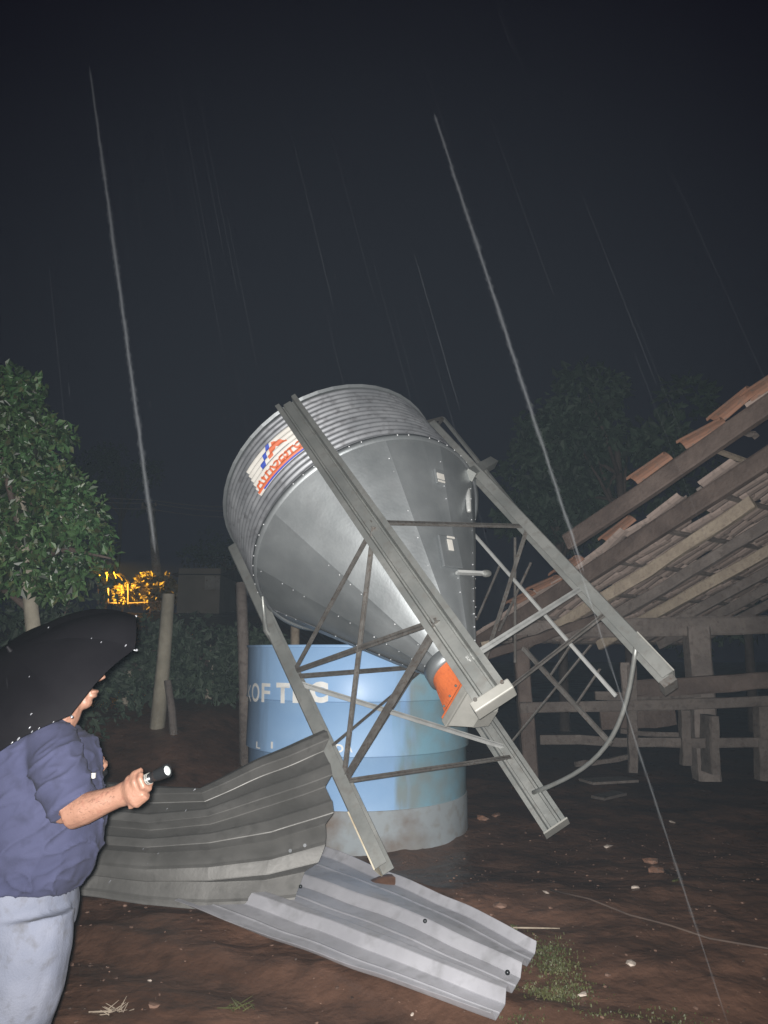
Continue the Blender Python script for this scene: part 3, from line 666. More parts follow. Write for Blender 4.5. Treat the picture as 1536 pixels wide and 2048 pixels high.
for v_, n_ in zip(me.vertices, nr):
    c = v_.co; v_.co = c + n_ * (.012 * (abs(noise.noise(Vector((c.x * 9 + c.z * 4, c.y * 7, c.z * 6 + 3)))) - .25) + .004 * noise.noise(Vector((c.x * 22, c.y * 22, c.z * 16))))
for an in (ankR, ankL):
    sb = MB(); sb.tube([an + Vector((-.05, 0, -.05)), an + Vector((.04, 0, -.052)), an + Vector((.13, 0, -.06)), an + Vector((.19, 0, -.066))], [(.045, .045), (.044, .05), (.034, .05), (.018, .035)], 14, ell=(0, 0, 1)); sb.build('shoe', M['blackmetal'], person, True, po)

# umbrella
umb = empty('umbrella', UA, 'black rain umbrella tilted over the person, wet drops on its edge', 'umbrella')
RU, HU = .363, .143; u_ = UN.cross(Vector((0, 0, 1))).normalized(); w_ = UN.cross(u_)
def canopy(a, t, k=0.0, lift=0.0):
    """a angle, t 0..1 from apex to rim, k 0..1 scallop inside a gore"""
    r = RU * t; h = HU * (1 - math.sqrt(max(0, 1 - (t * .93) ** 2))) / (1 - math.sqrt(1 - .93 ** 2))
    sag = 1 - .012 * k * t
    return (u_ * math.cos(a) + w_ * math.sin(a)) * (r * sag * (1 - .012 * k)) - UN * (h - .022 * k * t * t) + UN * lift
SPIN = .5097
for g_ in range(8):
    v = []; f = []; na, nt_ = 10, 14
    for j in range(nt_ + 1):
        for i in range(na + 1):
            s_ = i / na; a = SPIN + (g_ + s_) * math.pi / 4; v.append(canopy(a, .02 + .98 * j / nt_, math.sin(math.pi * s_)))
    for j in range(nt_):
        for i in range(na): q = j * (na + 1) + i; f.append([q, q + 1, q + na + 2, q + na + 1])
    mesh('canopy_panel', v, f, M['black'], umb, True)
    a = SPIN + g_ * math.pi / 4
    rb = MB().tube([canopy(a, t, 0, -.006) for t in np.linspace(.03, 1.0, 12)], .0028, 6).build('rib', M['blackmetal'], umb)
    MB().ball(canopy(a, 1.01), .0042, n=8).build('rib_tip', M['drop'], rb, True)
    st = canopy(a, .5, 0, -.008); MB().tube([st, -UN * .26], .002, 6).build('strut', M['blackmetal'], rb)
MB().tube([UN * .004, -UN * .46], .006, 8).build('shaft', M['blackmetal'], umb); MB().tube([UN * .0, UN * .02], [.008, .004], 8).build('ferrule', M['black'], umb)
MB().tube([-UN * .42, -UN * .47, -UN * .53], [.012, .015, .014], 10).build('handle', M['blackmetal'], umb, True)
dr = MB()
def on_canopy(px, py):
    d = ray(px, py); best = None
    for a in np.linspace(0, 2 * math.pi, 120):
        for t in np.linspace(.1, 1, 40):
            k = math.sin(math.pi * (((a - SPIN) / (math.pi / 4)) % 1)); p = UA + canopy(a, t, k); q = to_px(p); e = (q[0] - px) ** 2 + (q[1] - py) ** 2 + p.y * 3
            if best is None or e < best[0]: best = (e, p)
    return best[1] - UA
for px, py, s_ in ((30, 1478, .008), (58, 1456, .006), (65, 1474, .005), (60, 1433, .005), (84, 1455, .005), (97, 1257, .004), (250, 1294, .006), (205, 1284, .004), (185, 1278, .003), (60, 1352, .003), (110, 1452, .004), (28, 1490, .006)):
    dr.ball(on_canopy(px, py) + Vector((0, -.002, .001)), (s_ * .35, s_ * .3, s_ * .8), (Vector((.8, 0, -.6)), Vector((0, 1, 0)), Vector((.6, 0, .8))), n=8)
tag(dr.build('water_drops', M['drop'], umb, True), kind='stuff')

# torch
to = td0.copy(); torch = empty('flashlight', to, 'small black flashlight with bright lens held in the hand of the person', 'flashlight')
TL = (td1 - td0).length * .97
MB().tube([-TD * .055, TD * (TL * .55)], .0135, 16).build('barrel', M['blackmetal'], torch, True)
hd = MB(); hd.tube([TD * (TL * .50), TD * (TL * .62), TD * (TL * .70), TD * (TL * .99)], [.012, .0135, .0160, .0170], 20); bevel(hd.build('torch_head', M['blackmetal'], torch), .001)
for k in range(4): MB().tube([TD * (TL * (.28 + .055 * k)), TD * (TL * (.30 + .055 * k))], .0147, 16).build('grip_ring', M['plate_grey'], torch)
MB().tube([TD * (TL * .985), TD * (TL * 1.03)], [.0176, .0176], 20).build('bezel', M['blackmetal'], torch)
MB().tube([TD * (TL * 1.025), TD * (TL * 1.036)], [.0150, .010], 20).build('lens', M['lens'], torch, True)

# ------------------------------------------------------------------ shed on the right with half its tiles gone
AA = R(50); TH = R(25); DD = Vector((math.cos(AA) * math.cos(TH), -math.sin(AA) * math.cos(TH), math.sin(TH))); EE = Vector((math.sin(AA), math.cos(AA), 0)); NN = DD.cross(EE).normalized()
if NN.z < 0: NN = -NN
C0 = Vector((1.12, 8.5, 1.70))
shed = empty('tiled_shed', (3.4, 9.2, -.12), 'wrecked open shed with sloping rafters and clay tiles partly stripped away', 'shed'); so = Vector((3.4, 9.2, -.12))
def rp(t, e, n=0.0): return C0 + DD * t + EE * e + NN * n
def beam(a, b_, w, h, m, name, up=None): return MB().timber(a, b_, w, h, up or (0, 0, 1), .006 if w > .06 else .004, 10, .03 if name == 'rafter' else 0).build(name, M[m], shed, off=so)
beam(rp(1.9, -.72, .05), rp(6.5, -.72, .05), .075, .15, 'wood_dark', 'rafter', NN); beam(rp(-.3, 0, 0), rp(6.5, 0, 0), .08, .17, 'wood_dark', 'rafter', NN)
for i, e in enumerate((.8, 1.55, 2.3, 3.05, 3.8, 4.6)): beam(rp(-.1, e, 0), rp(3.0 if i < 2 else 5.6, e, 0), .07, .12, 'wood_pale' if i in (0, 2) else 'wood', 'rafter', NN)
ti = MB()
def tile_verts(wd=.20, ln=.36, hgt=.055, th=.012, flip=False):
    v = []; n = 6
    for y, k in ((0, 1.0), (ln, .86)):
        for r_ in (0, th):
            for i in range(n + 1):
                a = math.pi * i / n; s_ = -1 if flip else 1
                v.append(((wd / 2 - r_) * math.cos(a) * k, y, s_ * (hgt - r_) * math.sin(a) * k))
    m = n + 1; f = []
    for i in range(n):
        f.append([i, i + 1, 2 * m + i + 1, 2 * m + i]); f.append([m + i + 1, m + i, 3 * m + i, 3 * m + i + 1]); f.append([i + 1, i, m + i, m + i + 1]); f.append([2 * m + i, 2 * m + i + 1, 3 * m + i + 1, 3 * m + i])
    f.append([0, 2 * m, 3 * m, m]); f.append([n, m + n, 3 * m + n, 2 * m + n]); return v, f
TME = bpy.data.meshes.new('tile'); TME.from_pydata(*[tile_verts()[0], [], tile_verts()[1]]); TME.materials.append(M['tile'])
TMU = bpy.data.meshes.new('tile_channel'); q = tile_verts(flip=True); TMU.from_pydata(q[0], [], q[1]); TMU.materials.append(M['tile_under'])
def put_tile(t, e, me, dn=.09, jit=.02):
    o = bpy.data.objects.new('roof_tile', me); COL.objects.link(o); o.parent = shed
    X = EE; Y = DD; Z = X.cross(Y).normalized()
    if Z.z < 0: X = -X; Z = -Z
    m = Matrix((X, Y, Z)).transposed().to_4x4(); m = m @ Matrix.Rotation(random.gauss(0, jit * 2), 4, 'Z') @ Matrix.Rotation(random.gauss(0, jit), 4, 'X')
    m.translation = rp(t, e, dn + random.gauss(0, .004)) - so; o.matrix_local = m; return o
cnt = 0
# rows still roofed: lower part of the slope right of the second rafter
for r_ in range(13):
    t = -.25 + r_ * .29
    for c_ in range(25):
        e = .09 + c_ * .19
        lim = 3.0 + .12 * e + .15 * math.sin(c_ * 1.9)
        if t > lim or random.random() < .04: continue
        if cnt < 285: put_tile(t, e, TMU, .14, .05); cnt += 1
for k in range(19):
    t = -.2 + k * .62; e1 = 4.7
    if t < 3.3: beam(rp(t, .02, .085), rp(t, e1, .085), .05, .03, 'wood', 'lath', NN)
for t in (.55, .9, 1.25, 1.9): put_tile(t, -.10, TME, .13, .07)
for t in (2.75, 3.25, 3.55, 3.84, 4.2, 4.5, 4.8, 5.1): put_tile(t, -.80, TME, .13, .05)
for t in (4.2, 4.5, 4.8, 5.1, 5.4): put_tile(t, -.66, TME, .15, .06)
for t, e in [(3.5 + .29 * a_, -.62 + .19 * b_) for a_ in range(8) for b_ in range(4) if (a_ * 3 + b_ * 5) % 7 > 1 + b_ and b_ * .5 < a_]: put_tile(t, e, TMU, .15, .07)
for t, e in ((3.6, -.55), (3.9, -.5), (4.2, -.55), (4.2, -.36), (4.5, -.5), (4.5, -.32), (4.8, -.5), (4.8, -.3), (3.95, -.33), (5.1, -.5), (5.1, -.3)): put_tile(t, e, TMU, .15, .05)
beam(rp(3.35, -.72, .10), rp(3.25, 4.5, .10), .04, .03, 'wood_pale', 'lath', NN)
beam(rp(3.6, -.72, .10), rp(3.6, -.2, .10), .05, .03, 'wood', 'lath', NN); beam(rp(4.6, -.72, .10), rp(4.6, .1, .10), .05, .03, 'wood', 'lath', NN)
# tie beam, posts and struts under the eave
tb0, tb1 = at(1010, 1262, 8.7), at(1640, 1246, 9.4)
beam(tb0, tb1, .14, .22, 'wood', 'tie_beam')
beam(at(950, 1318, 8.3), at(1200, 1236, 8.6), .10, .10, 'wood_dark', 'tie_beam')
beam(at(1392, 1254, 9.05), at(1412, 1560, 9.05), .26, .24, 'wood', 'post', (0, 1, 0)); beam(at(1040, 1270, 8.6), at(1062, 1560, 8.6), .16, .16, 'wood_dark', 'post', (0, 1, 0))
beam(at(1000, 1280, 8.5), at(1060, 1225, 8.5), .20, .03, 'tile', 'broken_tile_row'); beam(at(962, 1290, 8.45), at(1005, 1276, 8.45), .12, .06, 'wood_pale', 'lath')
# ------------------------------------------------------------------ corral fence
fen = empty('corral_fence', (3.3, 8.3, -.1), 'broken corral fence of rough wooden rails in front of the shed', 'fence'); fo_ = Vector((3.3, 8.3, -.1))
def rl(a, b_, w, h, m, name='rail'): return MB().timber(a, b_, w, h, (0, 0, 1), .0055, 7, .015).build(name, M[m], fen, off=fo_)
rl(at(1040, 1415, 8.4), at(1620, 1398, 8.2), .06, .11, 'wood_darker'); rl(at(1250, 1378, 8.5), at(1620, 1352, 8.3), .07, .18, 'wood_dark'); rl(at(1190, 1392, 8.5), at(1400, 1385, 8.5), .05, .09, 'wood_darker')
rl(at(1080, 1480, 8.45), at(1640, 1484, 8.3), .05, .10, 'wood_darker'); rl(at(1240, 1462, 8.6), at(1370, 1470, 8.6), .04, .05, 'wood_darker'); rl(at(1150, 1528, 8.3), at(1270, 1510, 8.5), .04, .05, 'wood_darker'); rl(at(1200, 1440, 8.9), at(1350, 1430, 8.9), .05, .22, 'wood_dark')
for px, y0, y1, w in ((1262, 1330, 1545, .07), (1368, 1420, 1530, .12), (1418, 1430, 1545, .30), (1250, 1325, 1400, .04), (1520, 1400, 1560, .16)): rl(at(px, y0, 8.35), at(px + 4, y1, 8.35), w, .10, 'wood_darker' if w > .05 else 'wood', 'fence_post')

# ------------------------------------------------------------------ vegetation
def leaves(blobs, n, size, seed, shell=.55, asp=.55):
    r_ = np.random.default_rng(seed); vol = np.array([b_[3] * b_[4] * b_[5] for b_ in blobs]) ** .67; k = r_.choice(len(blobs), n, p=vol / vol.sum())
    v = []; f = []
    B = np.array(blobs)
    d = r_.normal(size=(n, 3)); d /= np.linalg.norm(d, axis=1, keepdims=True); rr = (shell + (1 - shell) * r_.random(n) ** .6) * (1 + .12 * r_.normal(size=n) * .6)
    c = B[k, :3] + d * rr[:, None] * B[k, 3:6]
    ax = r_.normal(size=(n, 3)) + d * .6 - np.array([0, 0, .5]); ax /= np.linalg.norm(ax, axis=1, keepdims=True)
    nn = np.cross(ax, r_.normal(size=(n, 3))); nn /= np.linalg.norm(nn, axis=1, keepdims=True); up = np.cross(nn, ax)
    s_ = size * r_.uniform(.45, 1.5, n)
    for i in range(n):
        p, a, t, q = c[i], ax[i] * s_[i], nn[i] * s_[i] * asp * .5, up[i] * s_[i] * .12
        b0 = len(v); v += [p, p + a * .5 + t - q, p + a, p + a * .5 - t - q, p + a * .5]
        f += [[b0, b0 + 1, b0 + 4], [b0 + 1, b0 + 2, b0 + 4], [b0 + 2, b0 + 3, b0 + 4], [b0 + 3, b0, b0 + 4]]
    return v, f
def blobcloud(c, r, n, seed, br=(.25, .45)):
    r_ = random.Random(seed); out = []
    for i in range(n):
        while True:
            d = Vector((r_.uniform(-1, 1), r_.uniform(-1, 1), r_.uniform(-1, 1)))
            if .3 < d.length < 1: break
        s_ = r_.uniform(*br); out.append((c[0] + d.x * r[0], c[1] + d.y * r[1], c[2] + d.z * r[2], r[0] * s_, r[1] * s_, r[2] * s_ * .85))
    return out
def tree(name, base, crown_c, crown_r, nb, nl, size, seed, label, m='leaf', group=None, trunk_r=.12, extra=(), cat='tree', br=(.25, .45), mb_='bark'):
    base = Vector(base); t = empty(name, base, label, cat, group); cc = Vector(crown_c)
    bl = blobcloud(crown_c, crown_r, nb, seed, br) + list(extra)
    v, f = leaves(bl, nl, size, seed); mesh('crown', v, f, M[m], t, False, base)
    mb = MB(); top = cc + Vector((0, 0, crown_r[2] * .3)); mid = base.lerp(cc, .55) + Vector((.05, 0, 0))
    mb.tube([base - Vector((0, 0, .15)), base + Vector((0, 0, .1)), mid, cc, top], [trunk_r * 1.3, trunk_r * 1.1, trunk_r * .85, trunk_r * .6, trunk_r * .2], 10)
    mb.build('trunk', M[mb_], t, True, base); mb = MB()
    for q in bl[:7]:
        e = Vector(q[:3]); st = mid.lerp(cc, random.uniform(.2, .9)); mb.tube([st, st.lerp(e, .5) + Vector((0, 0, .1)), e], [trunk_r * .45, trunk_r * .3, trunk_r * .1], 7)
    mb.build('branches', M['wood_dark'], t, True, base); return t
# tall tree on the left
OUT = [(-140, 700), (0, 728), (62, 752), (98, 815), (112, 822), (118, 858), (150, 862), (166, 930), (186, 985), (196, 1035), (222, 1060), (240, 1092), (212, 1128), (190, 1150), (196, 1185), (120, 1196), (40, 1215), (-140, 1215)]
OUT = [(x + (14 if x > 0 else 0), y) for x, y in OUT]
def inside(x, y):
    c = False
    for (x0, y0), (x1, y1) in zip(OUT, OUT[1:] + OUT[:1]):
        if (y0 > y) != (y1 > y) and x < (x1 - x0) * (y - y0) / (y1 - y0) + x0: c = not c
    return c
lx = []; rt = random.Random(4)
while len(lx) < 150:
    px, py = rt.uniform(-140, 255), rt.uniform(725, 1215); r_ = rt.choice((.07, .10, .13, .17, .21)); pr = r_ * 1500 / 7 * .62
    if all(inside(px + pr * math.cos(a), py + pr * math.sin(a)) for a in np.linspace(0, 6.28, 9)): lx.append((px, py, rt.uniform(6.7, 7.6), r_))
lx += [(-70, 960, 7.4, .55), (0, 1010, 7.4, .5), (60, 1060, 7.4, .4), (-60, 1110, 7.4, .5), (10, 880, 7.4, .4), (90, 1120, 7.4, .3)]
ex = []
for px, py, y, r_ in lx: p = at(px, py, y); ex.append((p.x, p.y, p.z, r_, r_, r_))
tb_ = at(118, 1300, 7.05); tbase = (tb_.x, 7.05, gz(tb_.x, 7.05))
tree('broadleaf_tree', tbase, at(40, 1000, 7.1), (.3, .3, .8), 3, 17000, .078, 3, 'dense leafy green tree towering behind the umbrella', trunk_r=.085, extra=ex, mb_='post')
# hedge masses on the bank, behind
for i, (px, py, y, rx, rz, lab) in enumerate(((255, 1318, 11.2, .95, .62, 'dark shrub left of the pale fence post on the bank'), (420, 1315, 12.0, 1.0, .66, 'dark shrub between the pale fence post and the blue tank'), (90, 1330, 10.0, 1.3, 1.2, 'dark shrub behind the umbrella at the foot of the leafy tree'))):
    p = at(px, py, y); b0 = Vector((p.x, y, gz(p.x, y)))
    tree('shrub', b0, p, (rx, .8, rz), 16, 3800, .11, 20 + i, lab, 'leaf_hedge', 'dark shrubs on the bank', .05, cat='shrub', br=(.4, .6))
for i, (px, py, y, rx, rz, lab, n_) in enumerate(((1235, 905, 15, 1.9, 1.7, 'dark green tree dimly visible between silo and shed roof', 5200), (1110, 980, 17, 1.4, 1.3, 'dim low tree behind the silo legs', 3000), (1480, 1130, 17, 2.4, 2.0, 'dim tree behind the tiled roof at the right edge', 3000), (450, 1120, 31, 1.5, 1.3, 'dim grey-green tree behind the far house', 1500), (245, 950, 31, 1.6, 1.5, 'dim bare-looking tree behind the power cables', 1400))):
    p = at(px, py, y); tree('background_tree', (p.x, y, gz(p.x, y)), p, (rx, 1.3, rz), 22, n_, .19, 40 + i, lab, 'leaf_far', 'dim trees in the background', .11, mb_='wood_dark')
# garden across the road, lit orange by a street lamp
gl = [((225, 1180, 25), .33, .52, 'sunlit'), ]
for i, (px, py, y, rx, rz, lab) in enumerate(((302, 1182, 25.0, .80, .42, 'wide bush glowing orange in street light beside the pole'), (246, 1188, 25.5, .20, .30, 'small round bush glowing orange in street light'), (340, 1178, 25.4, .30, .40, 'narrow orange lit bush next to the far house wall'))):
    p = at(px, py, y); tree('garden_bush', (p.x, y, gz(p.x, y)), p, (rx, .5, rz), 14, 4500 if i == 0 else 1300, .17, 60 + i, lab, 'leaf_garden', 'bushes lit by the street lamp', .03, cat='bush', br=(.35, .5))
p = at(212, 1168, 25); pb = Vector((p.x, 25, gz(p.x, 25)))
palm_ = empty('garden_palm', pb, 'small palm glowing orange in street light at the edge of the leafy tree', 'palm')
mb = MB(); mb.tube([pb - Vector((0, 0, .2)), p - Vector((0, 0, .2))], [.09, .06], 8); mb.build('trunk', M['bark'], palm_, True, pb)
for k in range(16):
    a = 2 * math.pi * k / 16; d = Vector((math.cos(a), math.sin(a), 0)); v = []; f = []
    for j in range(9):
        t = j / 8; c = p + d * (.75 * t) + Vector((0, 0, .42 * math.sin(t * 2.4) - .28 * t * t + .05 * (k % 3))); sd = Vector((-d.y, d.x, 0)) * (.07 * math.sin(math.pi * min(.97, t + .05)))
        v += [c + sd - Vector((0, 0, .03)), c, c - sd - Vector((0, 0, .03))]
    for j in range(8):
        q = j * 3; f += [[q, q + 1, q + 4, q + 3], [q + 1, q + 2, q + 5, q + 4]]
    mesh('frond', v, f, M['leaf_garden'], palm_, False, pb)
fr = empty('garden_fence', at(262, 1205, 24.5), 'thin orange lit frame fence in front of the garden bushes', 'fence'); fo2 = fr.location.copy()
for px in (196, 217, 256): MB().bar(at(px, 1208, 24.5), at(px, 1168 if px > 200 else 1160, 24.5), .035, .035).build('upright', M['wood_pale'], fr, off=fo2)
MB().bar(at(256, 1206, 24.5), at(330, 1203, 24.5), .03, .03).build('bottom_rail', M['wood_pale'], fr, off=fo2); MB().bar(at(194, 1205, 24.5), at(240, 1206, 24.5), .03, .03).build('bottom_rail', M['wood_pale'], fr, off=fo2)
# street lamp that lights them, standing behind the leafy tree
lp = at(140, 1120, 23.6); lb = Vector((lp.x, 23.6, gz(lp.x, 23.6)))
lamp = empty('street_lamp', lb, 'street lamp hidden behind the leafy tree, lighting the garden orange', 'street lamp')
MB().tube([lb, Vector((lp.x, 23.6, lp.z)), lp + Vector((.3, .1, .1))], [.08, .06, .04], 8).build('pole', M['concrete'], lamp, True, lb); MB().box(lp + Vector((.45, .1, .10)), .5, .2, .08).build('lamp_head', M['plate_grey'], lamp, off=lb)
pl_ = bpy.data.lights.new('street_lamp_light', 'SPOT'); pl_.energy = 3600; pl_.color = (1.0, .50, .06); pl_.shadow_soft_size = .12; pl_.spot_size = R(60); pl_.spot_blend = .35
plo = bpy.data.objects.new('street_lamp_light', pl_); COL.objects.link(plo); plo.location = lp + Vector((.45, .1, .02))
tgt = at(300, 1192, 25.2); plo.rotation_euler = (tgt - plo.location).to_track_quat('-Z', 'Y').to_euler()
# utility pole and cables
up0 = at(326, 1205, 27); up1 = at(301, 1010, 27); ub = Vector((up0.x, 27, gz(up0.x, 27)))
upole = empty('utility_pole', ub, 'grey concrete utility pole carrying cables beyond the garden', 'pole')
MB().tube([ub - Vector((0, 0, .3)), up1], [.19, .13], 10).build('pole', M['concrete'], upole, True, ub)
MB().bar(at(283, 1014, 26.8), at(312, 1020, 26.8), .09, .09).build('crossarm', M['wood'], upole, off=ub)
for px in (285, 299, 311): p = at(px, 1012, 26.8); MB().tube([p, p + Vector((0, 0, .14))], [.05, .03], 8).build('insulator', M['ceramic'], upole, True, ub)
for i, (a, b_, c, lab) in enumerate((((60, 970), (300, 1000), (520, 1012), 'upper power cable strung past the utility pole'), ((60, 986), (300, 1006), (520, 1022), 'middle power cable strung past the utility pole'), ((60, 995), (300, 1018), (520, 1034), 'lower power cable strung past the utility pole'))):
    p0, p1, p2 = at(*a, 24.5), at(*b_, 26.7), at(*c, 29); pts = []
    for t in np.linspace(0, 1, 10): pts.append(p0.lerp(p1, t) - Vector((0, 0, .12 * math.sin(math.pi * t))))
    for t in np.linspace(.1, 1, 9): pts.append(p1.lerp(p2, t) - Vector((0, 0, .12 * math.sin(math.pi * t))))
    o = MB().tube(pts, .016, 6).build('power_cable', M['cable'], None, True, p1); o.location = p1; tag(o, lab, 'cable', 'power cables')
# far house
hp0 = at(398, 1205, 22.6); hb_ = Vector((hp0.x, 23.6, gz(hp0.x, 23.6))); house = empty('far_house', hb_, 'plain dim tan house wall beyond the bank', 'house')
h0, h1 = at(357, 1150, 22.6), at(441, 1150, 22.6); zt = h0.z
MB().box(((h0.x + h1.x) / 2, 24.1, (hb_.z + zt) / 2), h1.x - h0.x, 3, zt - hb_.z + .4).build('wall', M['plaster'], house, off=hb_)
mb = MB(); xa, xb_ = h0.x - .2, h1.x + .2
mb.add([(xa, 22.4, zt), (xb_, 22.4, zt), (xb_, 25.8, zt), (xa, 25.8, zt), (xa, 24.1, zt + .3), (xb_, 24.1, zt + .3)], [[0, 1, 5, 4], [2, 3, 4, 5], [0, 4, 3], [1, 2, 5], [3, 2, 1, 0]]); mb.build('roof', M['wood_dark'], house, off=hb_)
w0 = at(425, 1166, 22.58); wn = MB().box(w0, .45, .05, .4).build('window', M['concrete'], house, off=hb_)
# posts
def post(px0, py0, px1, py1, y, w, m, label, lean=None):
    a, b_ = at(px0, py0, y), at(px1, py1, y); a.z = min(a.z, gz(a.x, y)) - .1
    pts = [a, a.lerp(b_, .5) + Vector((.012, 0, 0)), b_]; o = MB().tube(pts, [w * .55, w * .5, w * .46], 9).build('fence_post', M[m], None, True, (a.x, y, gz(a.x, y))); o.location = (a.x, y, gz(a.x, y)); tag(o, label, 'post', 'posts on the bank')
post(317, 1395, 337, 1188, 10.2, .185, 'post', 'tall pale wooden post standing on the bank left of the tank')
post(500, 1310, 482, 1165, 9.6, .15, 'wood', 'dim grey post just left of the blue tank')
post(592, 1300, 590, 1235, 10.0, .13, 'wood_pale', 'short pale post seen over the rim of the blue tank')
post(352, 1420, 335, 1360, 9.9, .10, 'wood', 'low leaning stub beside the tall pale post')

# ------------------------------------------------------------------ litter on the mud
def frag(px, py, s_, m, label, cat, name, group, seed):
    p = at_z(px, py, -.02); 
    for _ in range(3): p = at_z(px, py, gz(p.x, p.y))
    r_ = random.Random(seed); bm = bmesh.new(); bmesh.ops.create_icosphere(bm, subdivisions=1, radius=1)
    sc = (s_ * r_.uniform(.8, 1.4), s_ * r_.uniform(.6, 1.0), s_ * r_.uniform(.22, .4)); rot = Matrix.Rotation(r_.uniform(0, 6), 3, 'Z') @ Matrix.Rotation(r_.uniform(-.3, .3), 3, 'X')
    for v_ in bm.verts: v_.co = rot @ Vector((v_.co.x * sc[0], v_.co.y * sc[1], v_.co.z * sc[2])) * (1 + .75 * noise.noise(v_.co * 2.3 + Vector((seed, 0, 0))))
    me = bpy.data.meshes.new(name); bm.to_mesh(me); bm.free(); o = link(name, me, M[m]); o.location = (p.x, p.y, p.z + sc[2] * .5); tag(o, label, cat, group); return o
fr_ = [(1300, 1725, .07, 'tile', 'orange broken tile piece on the mud, upper of the pair right of the silo'), (1312, 1742, .06, 'tile', 'orange broken tile piece on the mud, lower of the pair right of the silo'), (1215, 1695, .05, 'pale_bit', 'pale crumpled litter on the mud below the hanging silo foot'), (1350, 1762, .04, 'grass', 'green leaf scrap on the mud near the orange tile pieces'),
       (965, 1640, .07, 'tile', 'reddish tile piece on the mud just right of the blue tank'), (990, 1632, .05, 'tile', 'small reddish tile chip next to the tile piece by the tank'), (1270, 1776, .035, 'pale_bit', 'pale chip on the mud left of the green leaf scrap'), (1345, 1645, .035, 'pale_bit', 'pale chip on the mud below the corral fence'),
       (1092, 1786, .03, 'pale_bit', 'pale chip on the mud right of the zinc sheet top'), (1262, 1928, .035, 'pale_bit', 'pale chip on the mud in the right foreground'), (1000, 1815, .05, 'stone', 'grey stone behind the far edge of the zinc sheet'), (1166, 1990, .028, 'pale_bit', 'tan pebble in the grass at the corner of the zinc sheet'),
       (306, 2012, .028, 'stone', 'tan stone in the foreground right of the jeans'), (301, 1962, .014, 'pale_bit', 'small white pebble in the foreground above the tan stone'), (827, 2030, .016, 'pale_bit', 'small white pebble under the near edge of the zinc sheet'), (140, 1930, .03, 'stone', 'flat brown stone beside the jeans')]
for i, (px, py, s_, m, lab) in enumerate(fr_):
    frag(px, py, s_, m, lab, {'tile': 'tile piece', 'stone': 'stone', 'grass': 'leaf', 'pale_bit': 'litter'}[m], {'tile': 'tile_fragment', 'stone': 'stone', 'grass': 'leaf_scrap', 'pale_bit': 'litter_chip'}[m], None, i + 1)
def plank(px0, py0, px1, py1, w, m, label, cat, name, z=.03):
    a, b_ = at_z(px0, py0, -.1), at_z(px1, py1, -.1)
    for q in (a, b_): q.z = gz(q.x, q.y) + z
    o = MB().bar(a, b_, w, .03).build(name, M[m], None, off=a); o.location = a; tag(o, label, cat)
plank(1172, 1572, 1262, 1566, .32, 'wood', 'pale broken board lying below the corral fence', 'board', 'board', .1); plank(1195, 1592, 1240, 1585, .2, 'wood_darker', 'short grey board in front of the pale broken board', 'board', 'board')
cpts = []
for px, py in ((1100, 1782), (1180, 1806), (1260, 1834), (1340, 1858), (1420, 1884), (1536, 1912), (1640, 1945)):
    q = at_z(px, py, 0); q.z = gz(q.x, q.y) + .012; cpts.append(q)
o = MB().tube(cpts, .006, 6).build('ground_cable', M['mud_cable'], None, True, cpts[0]); o.location = cpts[0]; tag(o, 'thin cable lying across the mud towards the right edge', 'cable')
a = at_z(990, 1864, 0); b_ = at_z(1120, 1867, 0)
for q in (a, b_): q.z = gz(q.x, q.y) + .035
tw = empty('twig', a, 'thin straight twig with green leaf beside the zinc sheet', 'twig'); MB().tube([a, a.lerp(b_, .5), b_], [.004, .005, .003], 6).build('stem', M['wood_pale'], tw, True, a)
v, f = leaves([(a.lerp(b_, .32).x, a.lerp(b_, .32).y, a.z + .01, .02, .02, .01)], 5, .035, 5); mesh('leaf', v, f, M['grass'], tw, False, a)
for i, (px, py) in enumerate(((225, 2028), (480, 2015))):
    p = at_z(px, py, 0); p.z = gz(p.x, p.y) + .01; v = []; f = []; r_ = random.Random(i + 5); mb = MB()
    for k in range(22):
        a = r_.uniform(0, 6.28); st = p + Vector((r_.gauss(0, .035), r_.gauss(0, .02), .0)); e = st + Vector((math.cos(a) * .045, math.sin(a) * .03, r_.uniform(.005, .03))); mb.tube([st, e], [.0025, .001], 5)
    mb.tube([p + Vector((-.10, -.02, .005)), p], [.003, .004], 5)
    o = mb.build('straw_tuft', M['grass'] if i else M['wood_pale'], None, False, p); o.location = p; tag(o, ('dry straw tuft on the mud right of the jeans', 'dry straw tuft on the mud below the near sheet edge')[i], 'straw')
r_ = np.random.default_rng(11); mb = MB()
OCT = [(1, 0, 0), (0, 1, 0), (-1, 0, 0), (0, -1, 0), (0, 0, 1), (0, 0, -1)]; OF = [[0, 1, 4], [1, 2, 4], [2, 3, 4], [3, 0, 4], [1, 0, 5], [2, 1, 5], [3, 2, 5], [0, 3, 5]]
for k in range(1400):
    x = r_.uniform(-3.2, 3.6); y = r_.uniform(2.9, 7.8); s_ = abs(r_.normal(0, .0055)) + .002; z = gz(x, y); ca, sa = math.cos(k), math.sin(k)
    mb.ball((x, y, z + s_ * .1), (s_ * r_.uniform(.7, 1.4), s_ * r_.uniform(.7, 1.2), s_ * r_.uniform(.4, .7)), (Vector((ca, sa, .2)), Vector((-sa, ca, .1)), Vector((0, 0, 1))), n=6)
tag(mb.build('gravel', M['stone'], None), 'small pebbles and clods scattered on the mud', 'gravel', None, 'stuff')
v = []; f = []
